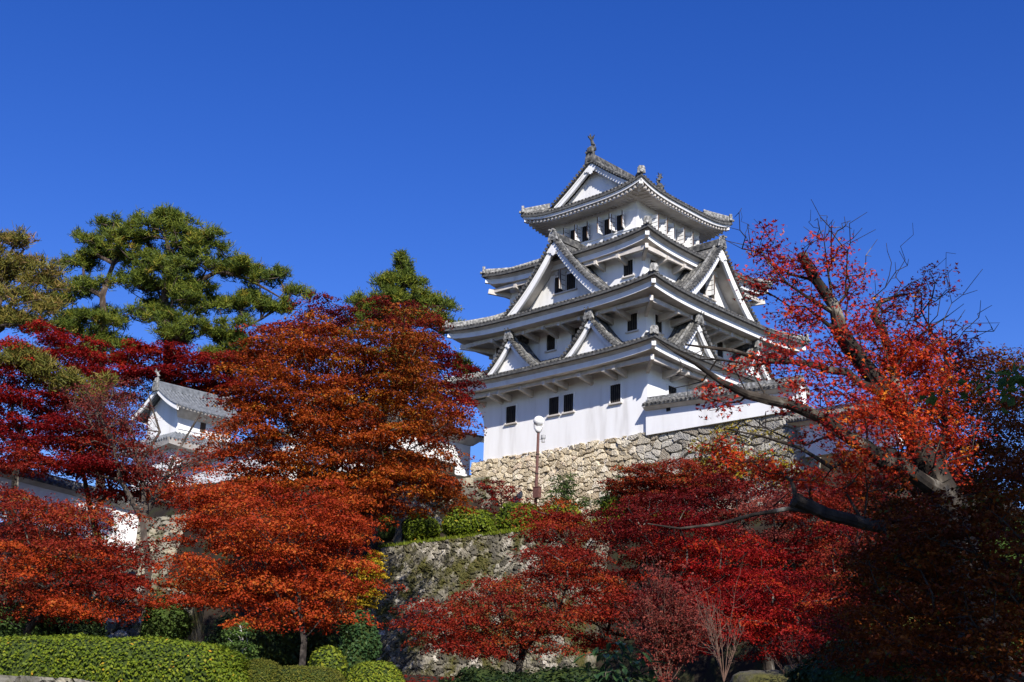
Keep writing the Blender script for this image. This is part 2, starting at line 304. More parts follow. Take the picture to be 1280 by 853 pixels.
# ------------------------------------------------------------------ stone walls: every stone carved in the wall's own mesh
def stone_wall(name, label, cat, P0, P1, H, mat, seed=0, batter=0.25, cell=(0.55, 0.36), res=0.07, depth=0.16, mixf=None, top_jit=0.08, P0b=None, cellf=None, group=None, thick=1.5, grow=0):
    rng = np.random.default_rng(seed)
    P0 = np.array(P0, float); P1 = np.array(P1, float); Lw = np.linalg.norm(P1-P0); d = (P1-P0)/Lw
    nrm = np.cross(d, (0, 0, 1)); nrm /= np.linalg.norm(nrm)
    if nrm @ (CAM-P0) < 0: nrm = -nrm
    nu = int(Lw/res); nv = int(H/res)
    U, Vv = np.meshgrid(np.linspace(0, Lw, nu), np.linspace(0, H, nv), indexing='ij')
    # slight domain warp
    Uw = U+0.10*np.sin(Vv*3.1+1.7*np.sin(U*1.3))+0.06*np.sin(U*5+Vv*4); Vw = Vv+0.10*np.sin(U*2.3+seed)+0.05*np.sin(U*6.1-Vv*3)
    cs = np.array(cell)
    if grow: kk_ = 1+grow*sst(U, Lw*.45, Lw*.8); gx = np.cumsum(np.gradient(U, axis=0)/kk_, axis=0)/cs[0]+(Uw-U)/cs[0]; gy = Vw/cs[1]/kk_
    else: gx = Uw/cs[0]; gy = Vw/cs[1]
    ix = np.floor(gx).astype(int); iy = np.floor(gy).astype(int)
    NX, NY = ix.max()+8, iy.max()+8
    jx = rng.uniform(0.1, 0.9, (NX, NY)); jy = rng.uniform(0.1, 0.9, (NX, NY)); wgt = rng.uniform(0, 0.35, (NX, NY))
    tn = rng.random((NX, NY)); tlx = rng.normal(0, 0.15, (NX, NY)); tly = rng.normal(0, 0.15, (NX, NY)); hh = rng.uniform(0, 1, (NX, NY))
    F1 = np.full(U.shape, 9.); F2 = np.full(U.shape, 9.); T = np.zeros(U.shape); TX = np.zeros(U.shape); TY = np.zeros(U.shape); HH = np.zeros(U.shape); DX = np.zeros(U.shape); DY = np.zeros(U.shape)
    for a in range(-2, 3):
        for b in range(-2, 3):
            cx, cy = ix+a+3, iy+b+3
            dx = gx-(ix+a+jx[cx, cy]); dy = gy-(iy+b+jy[cx, cy])
            dd = np.sqrt(dx*dx+dy*dy)-wgt[cx, cy]
            n = dd < F1
            F2 = np.where(n, F1, np.minimum(F2, dd)); F1 = np.where(n, dd, F1)
            T = np.where(n, tn[cx, cy], T); TX = np.where(n, tlx[cx, cy], TX); TY = np.where(n, tly[cx, cy], TY); HH = np.where(n, hh[cx, cy], HH); DX = np.where(n, dx, DX); DY = np.where(n, dy, DY)
    e = F2-F1
    h = depth*(sst(e, 0.0, 0.15)-1)+depth*0.45*HH+TX*DX*cs[0]+TY*DY*cs[1]+0.012*rng.normal(size=U.shape)
    topc = sst(Vv, 0, 0.25)
    z = -Vv
    Pt = P0[None, None]+d[None, None]*U[..., None]+nrm[None, None]*(h+batter*Vv+0.03*Vv*Vv*batter)[..., None]+np.array([0, 0, 1.])*(z+top_jit*(HH-0.6)*(1-sst(Vv, 0, 0.5)))[..., None]
    V = Pt.reshape(-1, 3)
    i = (np.arange(nu-1)[:, None]*nv+np.arange(nv-1)[None, :]).ravel()
    Fc = np.stack([i, i+1, i+nv+1, i+nv], 1)
    km = np.zeros(len(V)) if mixf is None else np.clip(mixf(V)+ (T.ravel()-0.5)*0.8, 0, 1)
    # close the body: top strip back, end strips back
    nb = len(V); top_i = np.arange(nu)*nv
    back = V[top_i]-nrm*thick; back[:, 2] -= 0.02
    low = back.copy(); low[:, 2] -= H
    V = np.concatenate([V, back, low])
    f2 = [(int(top_i[k]), int(top_i[k+1]), nb+k+1, nb+k) for k in range(nu-1)]+[(nb+k, nb+k+1, nb+nu+k+1, nb+nu+k) for k in range(nu-1)]
    tint = np.concatenate([T.ravel(), np.full(2*nu, 0.5)]); km = np.concatenate([km, np.full(2*nu, km.mean())])
    # ends
    for uu, kk in ((0, 0), (nu-1, nu-1)):
        for j in range(nv-1):
            fr = j/(nv-1); 
        a0 = uu*nv; n0 = len(V); bc = V[nb+kk]-np.outer(np.linspace(0, H, nv), (0, 0, 1))
        V = np.concatenate([V, bc]); tint = np.concatenate([tint, np.full(nv, 0.4)]); km = np.concatenate([km, np.full(nv, 0.5)])
        f2 += [(a0+j, a0+j+1, n0+j+1, n0+j) for j in range(nv-1)]
    Fc = np.concatenate([Fc, np.array(f2)])
    o = np_obj(name, V, Fc, mat, tint=tint, smooth=False, extra={'kind_mix': km})
    return tag(o, label, cat, group)

# ------------------------------------------------------------------ CASTLE
castle = empty('castle_keep', (0, 0, 0), 'white four-tiered castle keep with grey tiled curved roofs standing on the stone base', 'castle')
HU = {1: 6.0, 2: 5.72, 3: 5.08, 4: 3.22}
EO = {1: 7.78, 2: 7.86, 3: 6.33, 4: 4.70}
ZE = {1: 4.36, 2: 7.66, 3: 11.27, 4: 15.24}
LIFT = {1: 0.26, 2: 0.36, 3: 0.34, 4: 0.50}
RISE = {1: 0.95, 2: 1.35, 3: 1.55, 4: 3.15}
WB = {1: -0.2, 2: 4.6, 3: 8.5, 4: 12.3}; WT = {1: 4.3, 2: 7.6, 3: 11.2, 4: 15.2}
def lift(n, t, r):
    R = EO[n]-HU[n] if n < 4 else 2.6
    return LIFT[n]*np.abs(t)**3.6*np.clip(1-r/R, 0, 1)
def surf(n, r):
    R = EO[n]-(HU[n+1] if n < 4 else 0); q = r/R
    if n == 4: return ZE[4]+0.50*r+(RISE[4]-0.50*R)/R**2*r*r
    return ZE[n]+RISE[n]*(0.75*q+0.25*q*q)
GABY = 3.42      # gable plane of the top roof
for n in (1, 2, 3, 4):
    a = HU[n]
    m = MB(); m.box((-a, -a, WB[n]), (a, a, WT[n])); 
    # --- openings are framed recesses: built as inset dark boxes with reveal
    wall = m.build('wall', M['plaster'], castle)
    # --- roof surface
    N = 40; R = EO[n]-(HU[n+1]-0.02 if n < 4 else 0)
    rs = MB(); ribs = MB(); edge = MB()
    for k in range(4):
        endside = (n == 4 and k % 2 == 0)
        Rk = (EO[4]-GABY+0.02) if endside else R
        rr = np.linspace(0, Rk, 6 if not (n == 4 and not endside) else 12)
        prev = None
        for r in rr:
            half = EO[n]-r if (n < 4 or r < EO[4]-GABY) else GABY+0.28
            if n == 4 and not endside and r >= EO[4]-GABY: half = GABY+0.28
            ts = np.linspace(-1, 1, N+1)
            P = np.stack([ts*half, np.full(N+1, -(EO[n]-r)), surf(n, r)+lift(n, ts*half/(EO[n]-r) if n < 4 or r < EO[4]-GABY else ts*0, r)], 1) @ ROT[k].T
            if prev is not None: rs.strip(prev, P)
            prev = P
        # ribs
        sp = 0.27; xs = np.arange(-EO[n]+0.12, EO[n]-0.1, sp)
        for x in xs:
            r_end = min(EO[n]-abs(x), Rk)
            if n == 4 and not endside and abs(x) < GABY+0.25: r_end = R
            if r_end < 0.15: continue
            pr = np.linspace(-0.02, r_end, 4 if r_end < 2.5 else 7)
            pts = []
            for r in pr:
                rc = max(r, 0)
                tt = x/(EO[n]-rc) if EO[n]-rc > abs(x) else 1.0
                if n == 4 and rc > EO[4]-GABY: tt = 0
                pts.append((x, -(EO[n]-r), surf(n, rc)+lift(n, tt, rc)+0.03))
            ribs.R = ROT[k]; ribs.tube(pts, 0.075, 6)
        # eave tile lip : under-edge with little scallops
        ts = np.linspace(-1, 1, N+1)
        def ring(off, dz, bot=True):
            h = EO[n]-off
            return np.stack([ts*h, np.full(N+1, -h), ZE[n]+dz+lift(n, ts, 0)], 1) @ ROT[k].T
        edge.strip(ring(0, 0.0), ring(-0.02, -0.14)); edge.strip(ring(-0.02, -0.14), ring(0.16, -0.14))
    rs.build('roof', M['tile'], castle)
    roof = castle.children[-1]
    roof = [c for c in castle.children if c.name.startswith('roof')][-1]
    ribs.build('tile_ribs', M['tile'], roof); edge.build('tile_edge', M['tile_dark'], roof)
    # --- stepped eave: white fascia, soffit plaster toned darker for shade
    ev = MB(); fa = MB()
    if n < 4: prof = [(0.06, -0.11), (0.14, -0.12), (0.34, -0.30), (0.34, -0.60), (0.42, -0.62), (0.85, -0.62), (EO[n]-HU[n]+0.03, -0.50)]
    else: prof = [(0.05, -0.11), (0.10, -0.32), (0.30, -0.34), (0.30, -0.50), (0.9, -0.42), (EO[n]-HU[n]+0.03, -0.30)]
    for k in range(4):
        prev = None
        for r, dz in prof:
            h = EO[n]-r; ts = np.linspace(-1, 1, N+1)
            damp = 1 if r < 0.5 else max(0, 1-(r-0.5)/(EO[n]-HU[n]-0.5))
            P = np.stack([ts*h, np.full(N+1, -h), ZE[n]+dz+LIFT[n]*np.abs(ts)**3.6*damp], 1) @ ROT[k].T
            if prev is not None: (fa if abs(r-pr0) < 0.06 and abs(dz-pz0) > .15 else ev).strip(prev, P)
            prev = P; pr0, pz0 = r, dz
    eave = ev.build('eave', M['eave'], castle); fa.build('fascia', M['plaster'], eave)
    # --- purlin beam and bracket arms, or rafters under the top roof
    if n < 4:
        bm_ = MB(); yb = HU[n]+(EO[n]-HU[n])*0.55; zb = ZE[n]-0.74
        for k in range(4):
            bm_.R = ROT[k]; bm_.box((-yb-0.06, -yb-0.07, zb-0.09), (yb+0.06, -yb+0.07, zb+0.16))
        bm_.build('purlin', M['eave'], castle)
        npair = {1: [-4.6, -3.9, -2.2, -0.4, 0.4, 2.2, 3.9, 4.6], 2: [-4.6, -3.4, -2.1, -0.6, 0.6, 2.1, 3.4, 4.6], 3: [-3.9, -2.3, -0.6, 0.6, 2.3, 3.9]}[n]
        for k in range(4):
            for x in npair:
                b = MB(ROT[k]); 
                b.add([(x+sx, y, z) for sx in (-0.09, 0.09) for y, z in ((-HU[n], zb-0.42), (-HU[n], zb-0.02), (-yb-0.2, zb+0.02), (-yb-0.2, zb-0.20))],
                      [(0,1,2,3), (7,6,5,4), (0,4,5,1), (1,5,6,2), (2,6,7,3), (3,7,4,0)])
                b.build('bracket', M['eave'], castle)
            b = MB(ROT[k]); c = HU[n]
            p, q = np.array((c-0.05, -c+0.05, zb-0.25)), np.array((yb+0.25, -yb-0.25, zb-0.0))
            b.bar(p, q, 0.18, 0.3); b.build('corner_bracket', M['eave'], castle)
    else:
        rf = MB()
        for k in range(4):
            rf.R = ROT[k]
            for x in np.arange(-EO[4]+0.35, EO[4]-0.3, 0.30):
                t = x/EO[4]; z = ZE[4]-0.40+LIFT[4]*abs(t)**3.6
                yin = -max(HU[4], abs(x)-0.1)
                if -(EO[4]-0.17) < yin-0.1: rf.bar((x, -(EO[4]-0.17), z), (x, yin, z+0.10), 0.12, 0.15)
        rf.build('rafter_row', M['eave'], castle)
    # --- hip ridges with end tiles, and white beam ends at the corners
    for k in range(4):
        rb = MB(ROT[k]); Rh = R-0.05 if n < 4 else EO[4]-GABY
        pts = []
        for r in np.linspace(0.15, Rh, 9):
            pts.append((EO[n]-r, -(EO[n]-r), surf(n, r)+lift(n, 1.0, r)+0.12))
        for i in range(len(pts)-1): rb.bar(np.array(pts[i])-np.array((-.01, .01, 0)), pts[i+1], 0.24, 0.26)
        rb.tube([np.array(p)+(0, 0, 0.15) for p in pts], 0.10, 7)
        hr = rb.build('hip_ridge', M['ridge'], roof)
        on = MB(ROT[k]); e = EO[n]-0.12; z = surf(n, 0.1)+LIFT[n]
        o0 = np.array((e, -e, z)); dd = np.array((1, -1, 0))/math.sqrt(2); rr_ = np.array((1, 1, 0))/math.sqrt(2)
        poly = [(-0.24, 0.0), (0.24, 0.0), (0.22, 0.32), (0.14, 0.46), (-0.14, 0.46), (-0.22, 0.32)]
        V = [o0+rr_*a_+np.array((0, 0, b_))+dd*s_ for s_ in (-0.02, 0.14) for a_, b_ in poly]
        on.add(V, [tuple(range(5, -1, -1)), tuple(range(6, 12))]+[(i, (i+1) % 6, (i+1) % 6+6, i+6) for i in range(6)])
        on.bar(o0+dd*0.13+rr_*-0.13+np.array((0, 0, .2)), o0+dd*0.13+rr_*0.13+np.array((0, 0, .2)), 0.05, 0.14)
        on.build('ridge_end_tile', M['ridge'], hr)
        tip = MB(ROT[k]); tip.tube([o0-dd*0.3+(0, 0, -0.02), o0+dd*0.28+(0, 0, 0.08)], 0.09, 8)
        tip.build('corner_tile', M['ridge'], hr)
        be = MB(ROT[k]); q = np.array((EO[n]-0.16, -(EO[n]-0.16), ZE[n]-0.42+LIFT[n])); 
        be.bar(q-dd*1.2+(0, 0, -0.12), q+(0, 0, 0), 0.22, 0.24); be.build('beam_end', M['plaster'], eave)

# --- windows -----------------------------------------------------------
def window(k, x0, x1, z0, z1, yw, bars=True, sill=True, off=0.0):
    """opening in face k (0 = left face towards -y, 1 = right face towards +x)"""
    m = MB(ROT[k]); fr = 0.05; y = yw
    # dark pane set in a real plaster surround that stands proud and casts its own shade
    m.box((x0, y-0.012, z0), (x1, y+0.02, z1))
    w_ = m.build('window', M['dark'], castle)
    f = MB(ROT[k]); p = 0.06
    f.box((x0-p, y-0.07, z0-0.01), (x0, y+0.005, z1+0.07)); f.box((x1, y-0.07, z0-0.01), (x1+p, y+0.005, z1+0.07))
    f.box((x0, y-0.07, z1), (x1, y+0.005, z1+0.07))
    f.build('frame', M['plaster'], w_)
    if sill:
        s = MB(ROT[k]); s.box((x0-0.10, y-0.13, z0-0.09), (x1+0.10, y+0.005, z0-0.012)); s.build('sill', M['eave'], w_)
    if bars:
        b = MB(ROT[k])
        nb = max(3, int((x1-x0)/0.14))
        for i in range(1, nb):
            xx = x0+(x1-x0)*i/nb; b.box((xx-0.022, y-0.05, z0), (xx+0.022, y-0.014, z1))
        b.build('bars', M['bars'], w_)
    return w_
def shutter(k, w_, xh, ang, length, z0, z1, yw):
    """shutter hinged at xh; ang from the wall's +x direction, swung outwards (towards -y)"""
    s = MB(ROT[k]); a = math.radians(ang); d = np.array((math.cos(a), -math.sin(a), 0)); nn = np.array((math.sin(a), math.cos(a), 0))
    h = np.array((xh, yw-0.08, 0)); th = 0.05
    def slab(u0, u1, za, zb, t0, t1):
        V = [h+d*u+nn*t+np.array((0, 0, z)) for z in (za, zb) for u, t in ((u0, t0), (u1, t0), (u1, t1), (u0, t1))]
        s.add(V, [(0,3,2,1),(4,5,6,7),(0,1,5,4),(1,2,6,5),(2,3,7,6),(3,0,4,7)])
    slab(0, length, z0, z1, -th/2, th/2)
    o = s.build('shutter', M['plaster'], w_)
    s = MB(ROT[k])
    for side in (-1, 1):
        for q in range(1, 4):
            zz = z0+(z1-z0)*q/4; slab(0.05, length-0.04, zz-0.012, zz+0.012, side*(th/2), side*(th/2+0.012))
    s.build('shutter_batten', M['bars'], w_)
    s = MB(ROT[k])
    slab(length, length+0.02, z0, z1, -th/2-.005, th/2+.005); slab(-0.02, 0, z0, z1, -th/2-.005, th/2+.005)
    s.build('shutter_edge', M['wood'], w_)
for k in (0, 1, 2, 3):
    for a, b in ((-4.23, -3.45), (-.92, -.17), (.17, .90), (3.50, 4.22)): window(k, a, b, 1.94, 2.95, -HU[1])
    for a, b in ((-5.45, -4.72), (-1.41, -.76), (.47, 1.18), (4.46, 5.15)) if k == 0 else ((-4.98, -4.34), (-1.6, -1.0), (1.0, 1.64), (4.4, 5.0)):
        window(k, a, b, 5.90, 6.87, -HU[2])
    for a, b in ((-4.38, -3.71), (3.71, 4.38)) if k != 1 else ((-4.54, -3.92), (3.92, 4.54)): window(k, a, b, 9.46, 10.38, -HU[3])
    for c in (-1.33, 1.33):
        for s_ in (-1, 1):
            x0 = c-0.52 if s_ < 0 else c+0.42
            x1 = x0+0.55 if s_ < 0 else x0+0.52
            ww = window(k, x0, x1, 13.36, 14.33, -HU[4], sill=False)
            shutter(k, ww, x0-0.07, 93+3*s_, 0.52, 13.36, 14.36, -HU[4])
            shutter(k, ww, x1+0.07, 62+6*s_, 0.42, 13.36, 14.36, -HU[4])
    # thin raised band across the top storey
    t = MB(ROT[k]); t.box((-HU[4]-0.02, -HU[4]-0.03, 14.46), (HU[4]+0.02, -HU[4]-0.001, 14.52)); t.box((-HU[4]-0.02, -HU[4]-0.05, 13.22), (HU[4]+0.02, -HU[4]-0.001, 13.30))
    t.build('wall_band', M['plaster'], castle)

# --- gables --------------------------------------------------------------
def gcurve(w_, zb, za, c=0.16, n=12):
    s = np.linspace(0, 1, n+1); return s*w_, zb+(za-zb)*((1-s)-c*4*s*(1-s)*0.5)
def gegyo(m, x, y, z, sc_, t=0.06):
    pts = [(0, .10), (.16, .02), (.30, -.16), (.44, -.20), (.50, -.34), (.40, -.42), (.30, -.38), (.24, -.46), (.16, -.44), (.12, -.56), (0, -.64)]
    poly = pts+[(-a, b) for a, b in pts[-2:0:-1]]
    poly = [(x+a*sc_, z+b*sc_) for a, b in poly][::-1]
    c = (x, z-0.25*sc_)
    n = len(poly); V = [(px_, y-t, pz) for px_, pz in poly]+[(px_, y, pz) for px_, pz in poly]+[(c[0], y-t*1.2, c[1])]
    m.add(V, [(i, (i+1) % n, 2*n) for i in range(n)]+[(i, i+n, (i+1) % n+n, (i+1) % n) for i in range(n)])
def gable(k, cx, yf, zb, za, w_, yback, ywall, bw, rt_=0.10, mat=None, win=None, nr=0.27, ridge_h=0.30, curve=0.16, orn=1.0, parent=castle):
    g = None
    R_ = ROT[k]
    # plaster field
    m = MB(R_); s, z = gcurve(w_-0.1, zb, za-0.12, curve)
    poly = [(cx+a, b) for a, b in zip(s, z)][::-1]+[(cx-a, b) for a, b in zip(s, z)][1:]
    poly = [(cx+w_-0.1, zb-0.9)]+poly+[(cx-w_+0.1, zb-0.9)]
    m.prism(poly[::-1], ywall, ywall+0.3)
    g = m.build('gable', M['plaster'], parent)
    # barge boards
    for sg in (-1, 1):
        b = MB(R_); s, z = gcurve(w_, zb, za, curve)
        A = [(cx+sg*a, yf, c_) for a, c_ in zip(s, z)]; wd = np.linspace(bw*1.05, bw*1.15, len(s))
        B = [(cx+sg*max(a-0.0, 0), yf, c_-w2) for a, c_, w2 in zip(s, z, wd)]
        B2 = [(p[0], p[1]+0.16, p[2]) for p in B]; A2 = [(p[0], p[1]+0.16, p[2]) for p in A]
        b.strip(A, B); b.strip(B, B2); b.strip(B2, A2); b.strip(A2, A)
        # raised inner and outer mouldings
        A3 = [(p[0], p[1]-0.035, p[2]) for p in A]; A4 = [(p[0], p[1]-0.035, p[2]-bw*0.30) for p in A]; A5 = [(p[0], p[1]-0.001, p[2]-bw*0.30) for p in A]
        b.strip(A3, A4); b.strip(A4, A5); b.strip(A3, A)
        b.build('barge_board', M['plaster'], g)
        # soffit lining from board back to the field
        b = MB(R_); C1 = [(p[0], yf+0.16, p[2]-0.04) for p in A]; C2 = [(p[0], ywall+0.02, p[2]-0.04) for p in A]
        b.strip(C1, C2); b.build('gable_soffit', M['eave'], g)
    o = MB(R_); gegyo(o, cx, yf-0.02, za-bw*0.45, orn); o.build('gable_pendant', M['plaster'], g)
    # roof slopes
    wr = w_+0.16; za2 = za+rt_+0.10; zb2 = zb+rt_+0.04-(0.16*(za-zb)/w_)
    s, z = gcurve(wr, zb2, za2, curve, 14)
    y0 = yf-0.14
    m = MB(R_)
    for sg in (-1, 1):
        A = [(cx+sg*a, y0, c_) for a, c_ in zip(s, z)]; B = [(cx+sg*a, yback, c_) for a, c_ in zip(s, z)]
        m.strip(A, B); A2 = [(p[0], p[1], p[2]-rt_) for p in A]; B2 = [(p[0], yf+0.14, p[2]-rt_) for p in A]
        m.strip(A, A2); m.strip(A2, B2)
        L = A[-1]; 
    rf = m.build('gable_roof', M['tile'], g)
    m = MB(R_)
    ys = np.arange(yf-0.05+0.28, yback, nr)
    for sg in (-1, 1):
        for y in ys: m.tube([(cx+sg*a, y, c_+0.03) for a, c_ in zip(s[1::2], z[1::2])], 0.07, 6)
    m.build('tile_ribs', M['tile'], rf)
    # verge tiles : short round tiles laid across the front edge, seen end-on
    m = MB(R_); dist = np.concatenate([[0], np.cumsum(np.hypot(np.diff(s), np.diff(z)))]); n_ = int(dist[-1]/0.24)
    for sg in (-1, 1):
        for i in range(n_+1):
            a = np.interp(dist[-1]*(i+.3)/(n_+.3), dist, s); c_ = np.interp(dist[-1]*(i+.3)/(n_+.3), dist, z)
            m.tube([(cx+sg*a, y0-0.07, c_+0.02), (cx+sg*a, y0+0.20, c_+0.03)], 0.095, 7)
    m.build('verge_tiles', M['tile'], rf)
    # descending ridges, light grey
    m = MB(R_)
    for sg in (-1, 1):
        e = len(s)-1
        for i in range(0, e): m.bar((cx+sg*s[i], y0+0.50, z[i]+0.10), (cx+sg*s[i+1], y0+0.50, z[i+1]+0.10), 0.11, 0.14)
    m.build('descending_ridge', M['ridge'], rf)
    # main ridge
    m = MB(R_); m.box((cx-0.13, y0+0.05, za2-0.05), (cx+0.13, yback, za2+ridge_h*0.8)); m.tube([(cx, y0+0.0, za2+ridge_h*0.85), (cx, yback, za2+ridge_h*0.85)], 0.12, 8)
    m.build('ridge', M['tile'], rf)
    m = MB(R_); q = ridge_h
    m.prism([(cx-0.34, za2-0.16), (cx+0.34, za2-0.16), (cx+0.26, za2+0.10), (cx+0.20, za2+q+0.05), (cx+0.08, za2+q+0.18), (cx-0.08, za2+q+0.18), (cx-0.20, za2+q+0.05), (cx-0.26, za2+0.10)][::-1], y0-0.06, y0+0.10)
    m.tube([(cx-0.12, y0-0.2, za2+q+.1), (cx-0.12, y0+0.1, za2+q+.1)], 0.06, 6); m.tube([(cx+0.12, y0-0.2, za2+q+.1), (cx+0.12, y0+0.1, za2+q+.1)], 0.06, 6)
    m.build('ridge_end_tile', M['ridge'], rf)
    if win:
        for a, b, z0, z1 in win:
            ww = window(k, a, b, z0, z1, ywall-0.002)
        shutter(k, ww, 0.04, 96, 0.50, 9.28, 10.45, ywall); shutter(k, ww, -0.04, 78, 0.45, 9.28, 10.45, ywall)
    return g
for k in (0, 1):
    for cx in (-3.0, 3.0):
        gable(k, cx, -7.22, 4.60, 6.52, 1.86, -5.6, -6.85, 0.30, orn=0.62)
    gable(k, 0.0, -6.87, 8.20, 12.02, 3.62, -3.1, -5.80, 0.50, win=((-.80, -.10, 9.25, 10.25), (.10, .80, 9.25, 10.25)), orn=1.05, ridge_h=0.34)
# --- top roof gables, ridge and fish
for k in (0, 2):
    za = surf(4, EO[4])-0.10
    s = np.linspace(0, 1, 13)*2.95; zc = np.array([surf(4, EO[4]-a)-0.12 for a in s])
    R_ = ROT[k]; yf = -(GABY+0.12)
    m = MB(R_); poly = [(a, b-0.2) for a, b in zip(s, zc)][::-1]+[(-a, b-0.2) for a, b in zip(s, zc)][1:]
    poly = [(s[-1], 15.6)]+poly+[(-s[-1], 15.6)]
    m.prism(poly[::-1], -GABY+0.35, -GABY+0.6); g = m.build('gable', M['plaster'], castle)
    for sg in (-1, 1):
        b = MB(R_); bw = 0.40
        A = [(sg*a, yf, c_) for a, c_ in zip(s, zc)]; B = [(p[0], p[1], p[2]-bw) for p in A]; A2 = [(p[0], yf+.15, p[2]) for p in A]; B2 = [(p[0], yf+.15, p[2]) for p in B]
        b.strip(A, B); b.strip(B, B2); b.strip(B2, A2)
        A3 = [(p[0], yf-0.035, p[2]) for p in A]; A4 = [(p[0], yf-0.035, p[2]-bw*.33) for p in A]; A5 = [(p[0], yf-0.001, p[2]-bw*.33) for p in A]
        b.strip(A3, A4); b.strip(A4, A5); b.strip(A3, A); b.build('barge_board', M['plaster'], g)
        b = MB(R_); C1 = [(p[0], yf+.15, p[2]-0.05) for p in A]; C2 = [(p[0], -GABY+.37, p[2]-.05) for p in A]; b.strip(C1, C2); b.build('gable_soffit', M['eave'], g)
        b = MB(R_)
        dist = np.concatenate([[0], np.cumsum(np.hypot(np.diff(s), np.diff(zc)))]); n_ = int(dist[-1]/0.24)
        for i in range(n_+1):
            a = np.interp(dist[-1]*(i+.3)/(n_+.3), dist, s); c_ = np.interp(dist[-1]*(i+.3)/(n_+.3), dist, zc)
            b.tube([(sg*a, yf-0.22, c_+0.17), (sg*a, yf+0.10, c_+0.18)], 0.095, 7)
        A = [(sg*a, yf-0.16, c_+0.12) for a, c_ in zip(s, zc)]; B = [(sg*a, yf+0.02, c_+0.0) for a, c_ in zip(s, zc)]; b.strip(A, B)
        b.build('verge_tiles', M['tile'], g)
        b = MB(R_)
        for i in range(len(s)-1): b.bar((sg*s[i], yf+0.42, zc[i]+0.24), (sg*s[i+1], yf+0.42, zc[i+1]+0.24), 0.12, 0.16)
        b.build('descending_ridge', M['ridge'], g)
    o = MB(R_); gegyo(o, 0, yf-0.02, za-0.22, 0.95); o.build('gable_pendant', M['plaster'], g)
m = MB(); zr = surf(4, EO[4])
m.box((-0.17, -GABY-0.2, zr-0.05), (0.17, GABY+0.2, zr+0.34)); m.tube([(0, -GABY-0.25, zr+0.38), (0, GABY+0.25, zr+0.38)], 0.14, 8)
for y in np.arange(-GABY, GABY, 0.3):
    m.box((-0.19, y, zr+0.06), (0.19, y+0.06, zr+0.12)); m.box((-0.185, y+.12, zr+0.18), (0.185, y+0.18, zr+0.24))
mr = m.build('main_ridge', M['tile'], castle)
for sg in (-1, 1):
    y = sg*(GABY+0.22)
    m = MB(); m.prism([(-0.42, zr-0.25), (-0.20, zr-0.2), (0.20, zr-0.2), (0.42, zr-0.25), (0.36, zr+0.08), (0.28, zr+0.48), (0.12, zr+0.66), (-0.12, zr+0.66), (-0.28, zr+0.48), (-0.36, zr+0.08)], y-0.08, y+0.08)
    for dx in (-.2, .2): m.tube([(dx, y-.2, zr+.5), (dx, y+.15, zr+.5)], 0.07, 6)
    m.build('ridge_end_tile', M['tile'], mr)
    # fish: head down on the ridge, tail thrown up
    m = MB(); y1 = sg*(GABY+0.05); b = zr+0.48
    path = [(0, y1+sg*0.16, b+0.02), (0, y1+sg*0.14, b+0.22), (0, y1-sg*0.02, b+0.42), (0, y1-sg*0.08, b+0.66), (0, y1+sg*0.04, b+0.88), (0, y1+sg*0.16, b+1.02)]
    m.tube(path, [0.20, 0.25, 0.19, 0.13, 0.09, 0.05], 9)
    def fin(pts, t=0.03):
        n = len(pts); V = [(x-t, y_, z_) for x, y_, z_ in pts]+[(x+t, y_, z_) for x, y_, z_ in pts]
        m.add(V, [tuple(range(n)), tuple(range(2*n-1, n-1, -1))]+[(i, (i+1) % n, (i+1) % n+n, i+n) for i in range(n)])
    fin([(0, y1+sg*0.05, b+0.92), (0, y1-sg*0.14, b+1.22), (0, y1+sg*0.08, b+1.12), (0, y1+sg*0.2, b+1.30), (0, y1+sg*0.24, b+1.06), (0, y1+sg*0.42, b+1.08), (0, y1+sg*0.2, b+0.9)])
    fin([(0, y1-sg*0.10, b+0.34), (0, y1-sg*0.36, b+0.52), (0, y1-sg*0.22, b+0.56), (0, y1-sg*0.34, b+0.74), (0, y1-sg*0.14, b+0.72)])
    for sx in (-1, 1):
        m.add([(sx*0.16, y1+sg*.1, b+.2), (sx*0.42, y1+sg*.12, b+.36), (sx*0.36, y1+sg*.02, b+.14), (sx*0.16, y1, b+.1)], [(0, 1, 2, 3)])
        m.add([(sx*0.10, y1, b+.95), (sx*0.30, y1+sg*.1, b+1.22), (sx*0.12, y1+sg*.14, b+1.1), (sx*0.03, y1+sg*.1, b+.95)], [(0, 1, 2, 3)])
    m.build('fish_finial', M['tile'], mr)
# curved buttress board at the left back corner and round beam ends on the wall
m = MB()
m.prism([(-6.0, 3.75), (-6.0, 1.7), (-6.12, 2.4), (-6.32, 2.9), (-6.7, 3.3), (-7.1, 3.55), (-7.25, 3.75)][::-1], -5.97, -5.7)
m.build('corner_board', M['plaster'], castle)

